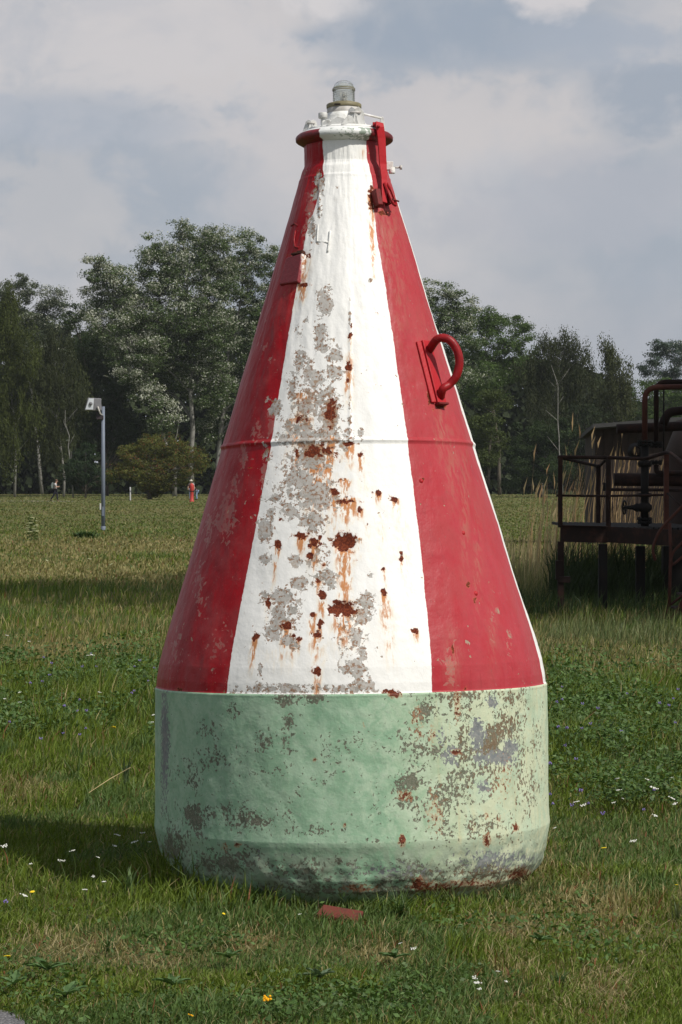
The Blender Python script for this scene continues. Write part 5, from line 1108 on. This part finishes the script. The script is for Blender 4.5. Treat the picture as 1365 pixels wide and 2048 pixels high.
mb = MB(); mb.add([rel(1345, 1232, 28.55, stb), rel(1368, 1232, 28.55, stb), rel(1480, 1030, 28.55, stb), rel(1466, 1022, 28.55, stb), rel(1345, 1232, 28.57, stb), rel(1368, 1232, 28.57, stb), rel(1480, 1030, 28.57, stb), rel(1466, 1022, 28.57, stb)], [(0, 1, 2, 3), (7, 6, 5, 4), (0, 4, 5, 1), (1, 5, 6, 2), (2, 6, 7, 3), (3, 7, 4, 0)]); mb.build('stringer', M_rust2, ss)

# ------------------------------------------------------------------ lamp post
lb = gnd(207, 1061); Dl = lb.y; sL = Dl/FPX
lp = empty('lamp_post', lb); tag(lp, 'slim blue grey lamp post with a boxy floodlight on the left meadow', 'lamp post')
M_pole = paint('blue_grey_paint', (.155, .18, .225), (.12, .14, .18), .5, 3, .6)
hp_ = at(207, 813, Dl).z
mb = MB(); mb.tube([(0, 0, -.1), (0, 0, hp_*.5), (0, 0, hp_)], [4.1*sL, 3.9*sL, 3.4*sL], 16); mb.build('pole', M_pole, lp)
mb = MB(); mb.lathe([(5*sL, 0), (5*sL, .12), (4*sL, .14)], 16); mb.build('base_collar', M_pole, lp)
mb = MB(); mb.box((0, 0, .015), (.30, .30, .03)); mb.build('base_plate', M_pole, lp, bevel=.004)
mb = MB(); mb.box((0, -4*sL, .62), (.07, .012, .30)); mb.build('hatch', M_house if 'M_house' in globals() else M_pole, lp, bevel=.004)
def lrel(px, py, dy=0): return at(px, py, Dl+dy)-lb
fl = empty('floodlight', lrel(190, 810)); fl.parent = lp
M_house = paint('grey_housing', (.16, .16, .17), (.11, .11, .12), .45, 5, .4); M_ref = paint('bright_reflector', (.52, .55, .58), (.42, .44, .47), .25, 5, .4)
F0 = [Vector(((x-190)*sL, dy, (810-y)*sL)) for x, y, dy in [(171, 821, -.28), (178, 796, -.28), (203, 797, -.10), (205, 821, -.10), (171, 821, .30), (178, 796, .30), (203, 797, .14), (199, 821, .14)]]
mb = MB(); mb.add(F0, [(3, 2, 1, 0), (4, 5, 6, 7), (1, 2, 6, 5), (2, 3, 7, 6), (3, 0, 4, 7), (0, 1, 5, 4)]); mb.build('housing', M_house, fl, bevel=.01)
mb = MB(); ctr = (F0[0]+F0[1]+F0[4]+F0[5])/4
A_ = [Vector(((x-190)*sL, -.30+dy, (810-y)*sL)) for x, y, dy in [(173, 819.5, -.005), (180, 797.5, -.005), (190, 797.5, .055), (188, 819.5, .055)]]
mb.add(A_+[a_+Vector((0, .012, 0)) for a_ in A_], [(3, 2, 1, 0), (4, 5, 6, 7), (0, 1, 5, 4), (1, 2, 6, 5), (2, 3, 7, 6), (3, 0, 4, 7)]); mb.build('reflector', M_ref, fl)
mb = MB(); mb.lathe([(.001, .02), (.05, .015), (.06, 0)], 12, Matrix.Translation(Vector(((184-190)*sL, -.31, (810-808)*sL))) @ Euler((R(90), 0, 0)).to_matrix().to_4x4()); mb.build('lamp_bulb', M_house, fl)
mb = MB(); mb.tube([lrel(196, 813, -.2)-lrel(190, 810), lrel(201, 828, -.15)-lrel(190, 810), lrel(206, 830)-lrel(190, 810)], 1.5*sL, 8); mb.build('arm', M_gw, fl)
mb = MB(); mb.box(lrel(201, 835)-Vector((0, 0, 0)), (14*sL, .2, 8*sL)); mb.build('bracket', paint('dark_bracket', (.05, .04, .045), (.03, .03, .03), .5), lp, bevel=.01)
# small things on the far meadow
def marker(px, p0, p1, wpx, label, mats, name='marker_post'):
    b = gnd(px, p0); s_ = b.y/FPX; h = (p0-p1)*s_; root = empty(name, b); tag(root, label, 'post')
    mb = MB(); mb.lathe([(wpx*s_/2, -.1), (wpx*s_/2, h*.93), (wpx*s_*.35, h), (.001, h)], 12); mb.build('shaft', mats[0], root)
    mb = MB(); mb.lathe([(wpx*s_*.56, h*.62), (wpx*s_*.56, h*.75), (wpx*s_*.5, h*.76)], 12); mb.lathe([(wpx*s_*.5, h*.61), (wpx*s_*.56, h*.62)], 12); mb.build('band', mats[1], root); return root
marker(261, 1001, 974, 3, 'small white marker post with a dark band in front of the hawthorn', [paint('dull_white', (.42, .42, .42), (.3, .3, .3), .6), M_house])
b = gnd(201.5, 1020); mb = MB(); s_ = b.y/FPX; mb.box((0, 0, 6.5*s_), (4*s_, .05, 13*s_)); o = mb.build('marker_stone', paint('off_white', (.5, .5, .46), (.4, .4, .36), .7), bevel=.02); o.location = b; tag(o, 'low off white marker stone just left of the lamp post', 'marker')
# red hydrant pillar
b = gnd(384, 1004); s_ = b.y/FPX; hy = empty('hydrant', b); tag(hy, 'slim red hydrant pillar beside two people at the edge of the wood', 'hydrant')
M_hyd = paint('hydrant_red', (.42, .045, .035), (.3, .03, .03), .5)
mb = MB(); mb.lathe([(4.6*s_, 0), (4.6*s_, .1), (3.6*s_, .14), (3.6*s_, 20*s_), (3.8*s_, 20.5*s_)], 16); mb.build('foot', M_hyd, hy)
mb = MB(); mb.lathe([(3.8*s_, 22*s_), (4.3*s_, 23*s_), (4.3*s_, 33*s_), (3.4*s_, 36*s_), (.01, 37.5*s_)], 16); mb.build('head', M_hyd, hy)
mb = MB(); mb.lathe([(3.4*s_, 20.3*s_), (3.4*s_, 22.2*s_)], 16); mb.tube([(-4.6*s_, -.05, 21.5*s_), (4.6*s_, -.05, 21.5*s_)], 1.3*s_, 8); mb.build('outlet', M_darksteel, hy)

# ------------------------------------------------------------------ people (about 200 m off)
def skin_obj(name, chains, mat, parent, sub=1):
    """chains: list of lists of (x,y,z,r); first vertex of later chains may reference an index"""
    V = []; E = []; Rr = []
    for ch in chains:
        prev = None
        for p_ in ch:
            if isinstance(p_, int): prev = p_; continue
            V.append(p_[:3]); Rr.append(p_[3]); i_ = len(V)-1
            if prev is not None: E.append((prev, i_))
            prev = i_
    me = bpy.data.meshes.new(name); me.from_pydata(V, E, []); o = link(name, me, mat, parent)
    m1 = o.modifiers.new('skin', 'SKIN'); m1.use_smooth_shade = True
    for sv, r_ in zip(me.skin_vertices[0].data, Rr):
        sv.radius = r_ if isinstance(r_, tuple) else (r_, r_)
    me.skin_vertices[0].data[0].use_root = True
    m2 = o.modifiers.new('subd', 'SUBSURF'); m2.levels = sub; m2.render_levels = sub
    return o
def person(px, py, label, pose, shirt, legs, hair, facing=0, h=1.72, hat=None, sleeves=None):
    b = gnd(px, py); root = empty('person', b, (0, 0, facing)); tag(root, label, 'person', None)
    k_ = h/1.75
    J = pose
    sc_ = lambda t, r_=None: (t[0]*k_, t[1]*k_, t[2]*k_, (r_ if r_ is not None else t[3])*k_)
    # whole body in skin tone
    body = [[sc_(J['pelvis'], .115), sc_(J['waist'], .105), sc_(J['chest'], .125), sc_(J['neck'], .055), sc_(J['head0'], .075), sc_(J['head'], .095), sc_(J['crown'], .07)]]
    for s in 'LR':
        body.append([2, sc_(J['sh'+s], .055), sc_(J['el'+s], .042), sc_(J['wr'+s], .030), sc_(J['ha'+s], .035)])
        body.append([0, sc_(J['hip'+s], .085), sc_(J['kn'+s], .058), sc_(J['an'+s], .038), sc_(J['to'+s], .032)])
    skin_obj('body', body, M_skin, root)
    skin_obj('shirt', [[sc_(J['pelvis'], .13), sc_(J['waist'], .125), sc_(J['chest'], .15)], [2, sc_(J['shL'], .078), sc_(tuple((Vector(J['shL'][:3])*.35+Vector(J['elL'][:3])*.65)), .06)], [2, sc_(J['shR'], .078), sc_(tuple((Vector(J['shR'][:3])*.35+Vector(J['elR'][:3])*.65)), .06)]], shirt, root)
    skin_obj('trousers', [[sc_(J['pelvis'], .145), sc_(J['hipL'], .105), sc_(J['knL'], .078), sc_(J['anL'], .06)], [0, sc_(J['hipR'], .105), sc_(J['knR'], .078), sc_(J['anR'], .06)]], legs, root)
    for s in 'LR':
        a = Vector(J['an'+s][:3])*k_; t_ = Vector(J['to'+s][:3])*k_; mb = MB(); mb.tube([a-Vector((0, 0, .03)), a*.5+t_*.5-Vector((0, 0, .02)), t_], [.05, .05, .035], 8); mb.build('shoe', M_darksteel, root)
    c_ = Vector(J['head'][:3])*k_; u = (Vector(J['crown'][:3])-Vector(J['head'][:3])).normalized(); mb = MB()
    Mx = Matrix.Translation(c_+u*.02-Vector(J['face'])*.02) @ u.to_track_quat('Z', 'Y').to_matrix().to_4x4()
    mb.lathe([(.001, .125), (.06, .11), (.098, .06), (.106, .01), (.10, -.03)], 12, Mx); mb.build('hair' if hat is None else 'hat', hat or hair, root)
    if hat: mb = MB(); mb.lathe([(.10, .03), (.19, .0), (.19, -.012), (.09, .015)], 14, Mx); mb.build('brim', hat, root)
    f = Vector(J['face']); mb = MB(); mb.tube([c_+f*.085+Vector((0, 0, .02)), c_+f*.125-Vector((0, 0, .015))], [.012, .02], 6); mb.build('nose', M_skin, root)
    return root
walk = dict(pelvis=(0, 0, .95), waist=(.01, 0, 1.10), chest=(.03, 0, 1.32), neck=(.06, 0, 1.48), head0=(.09, 0, 1.55), head=(.11, 0, 1.63), crown=(.11, 0, 1.70), face=(1, 0, -.15),
    shL=(.03, .19, 1.40), elL=(.10, .22, 1.16), wrL=(.28, .14, 1.20), haL=(.34, .10, 1.21), shR=(.03, -.19, 1.40), elR=(.08, -.22, 1.15), wrR=(.27, -.16, 1.16), haR=(.33, -.14, 1.17),
    hipL=(0, .10, .90), knL=(.14, .10, .52), anL=(.16, .10, .10), toL=(.29, .10, .04), hipR=(0, -.10, .90), knR=(-.10, -.10, .50), anR=(-.36, -.10, .16), toR=(-.27, -.10, .04))
bend = dict(pelvis=(0, 0, .93), waist=(.10, 0, 1.06), chest=(.30, 0, 1.20), neck=(.44, 0, 1.25), head0=(.51, 0, 1.26), head=(.58, 0, 1.25), crown=(.64, 0, 1.26), face=(.6, 0, -.8),
    shL=(.30, .19, 1.22), elL=(.38, .22, .97), wrL=(.50, .16, .80), haL=(.54, .14, .74), shR=(.30, -.19, 1.22), elR=(.36, -.22, .96), wrR=(.48, -.17, .80), haR=(.52, -.15, .74),
    hipL=(0, .10, .90), knL=(.06, .12, .50), anL=(-.04, .13, .10), toL=(.10, .14, .04), hipR=(0, -.10, .90), knR=(.10, -.11, .50), anR=(.14, -.12, .10), toR=(.27, -.12, .04))
M_hair = paint('brown_hair', (.10, .06, .04), (.07, .04, .03), .8)
M_shirt = paint('white_shirt', (.45, .45, .46), (.35, .35, .37), .8); M_trs = paint('dark_trousers', (.012, .013, .02), (.02, .02, .03), .8)
person(111, 1003, 'walking person in pale shirt and dark trousers on the far footpath', walk, M_shirt, M_trs, M_hair)
M_bag = paint('grey_green_canvas', (.16, .19, .18), (.1, .12, .11), .8); b = gnd(111, 1003); mb = MB()
mb.prism([(-.09, -.22), (.05, -.24), (.08, 0), (.07, .2), (0, .27), (-.08, .2), (-.13, 0)], -.15, .15, Matrix.Translation((0, 0, 0)) @ Euler((R(90), 0, 0)).to_matrix().to_4x4())
o = mb.build('backpack', M_bag, bevel=.03); o.location = b+Vector((-.20, 0, 1.24)); tag(o, 'grey green backpack on the back of the walking person', 'backpack')
m_st, T, p = new_mat('striped_jersey'); co = T.coord(); sx_ = T.n('ShaderNodeSeparateXYZ'); T.put(sx_.inputs[0], co)
T.put(p.inputs['Base Color'], T.mix(T.m('GREATER_THAN', T.m('SINE', T.m('MULTIPLY', sx_.outputs[2], 52)), 0.), (.5, .48, .48), (.03, .03, .04))); p.inputs['Roughness'].default_value = .8
stand_p = dict(walk); stand_p.update(knL=(.02, .11, .5), anL=(0, .11, .1), toL=(.13, .11, .04), knR=(.02, -.11, .5), anR=(0, -.11, .1), toR=(.13, -.11, .04), elL=(.02, .27, 1.15), wrL=(.1, .26, .95), haL=(.12, .26, .88), elR=(.02, -.27, 1.15), wrR=(.1, -.26, .95), haR=(.12, -.26, .88))
M_jean = paint('light_blue_jeans', (.22, .30, .42), (.16, .23, .34), .8); M_hat = paint('cream_hat', (.55, .52, .44), (.45, .42, .35), .8)
person(383, 1000.5, 'person in a striped jersey and cream hat standing behind the red hydrant', stand_p, m_st, M_jean, M_hair, facing=R(-90), hat=M_hat, h=1.7)
person(395, 1000.2, 'person in light blue jeans bending over beside the red hydrant', bend, M_trs, M_jean, M_hair, facing=R(170), h=1.45)


# ------------------------------------------------------------------ thin summer haze
mb = MB(); mb.box((0, 1540, 16), (1900, 3120, 35)); hz_m = bpy.data.materials.new('haze_air'); hz_m.use_nodes = True; T = NT(hz_m.node_tree)
pv = T.n('ShaderNodeVolumePrincipled'); pv.inputs['Color'].default_value = (.86, .90, .96, 1); pv.inputs['Density'].default_value = .00011; pv.inputs['Anisotropy'].default_value = .2
o_ = T.n('ShaderNodeOutputMaterial'); T.t.links.new(pv.outputs[0], o_.inputs['Volume'])
o = mb.build('haze', hz_m); tag(o, kind='stuff')
scene.cycles.volume_bounces = 0
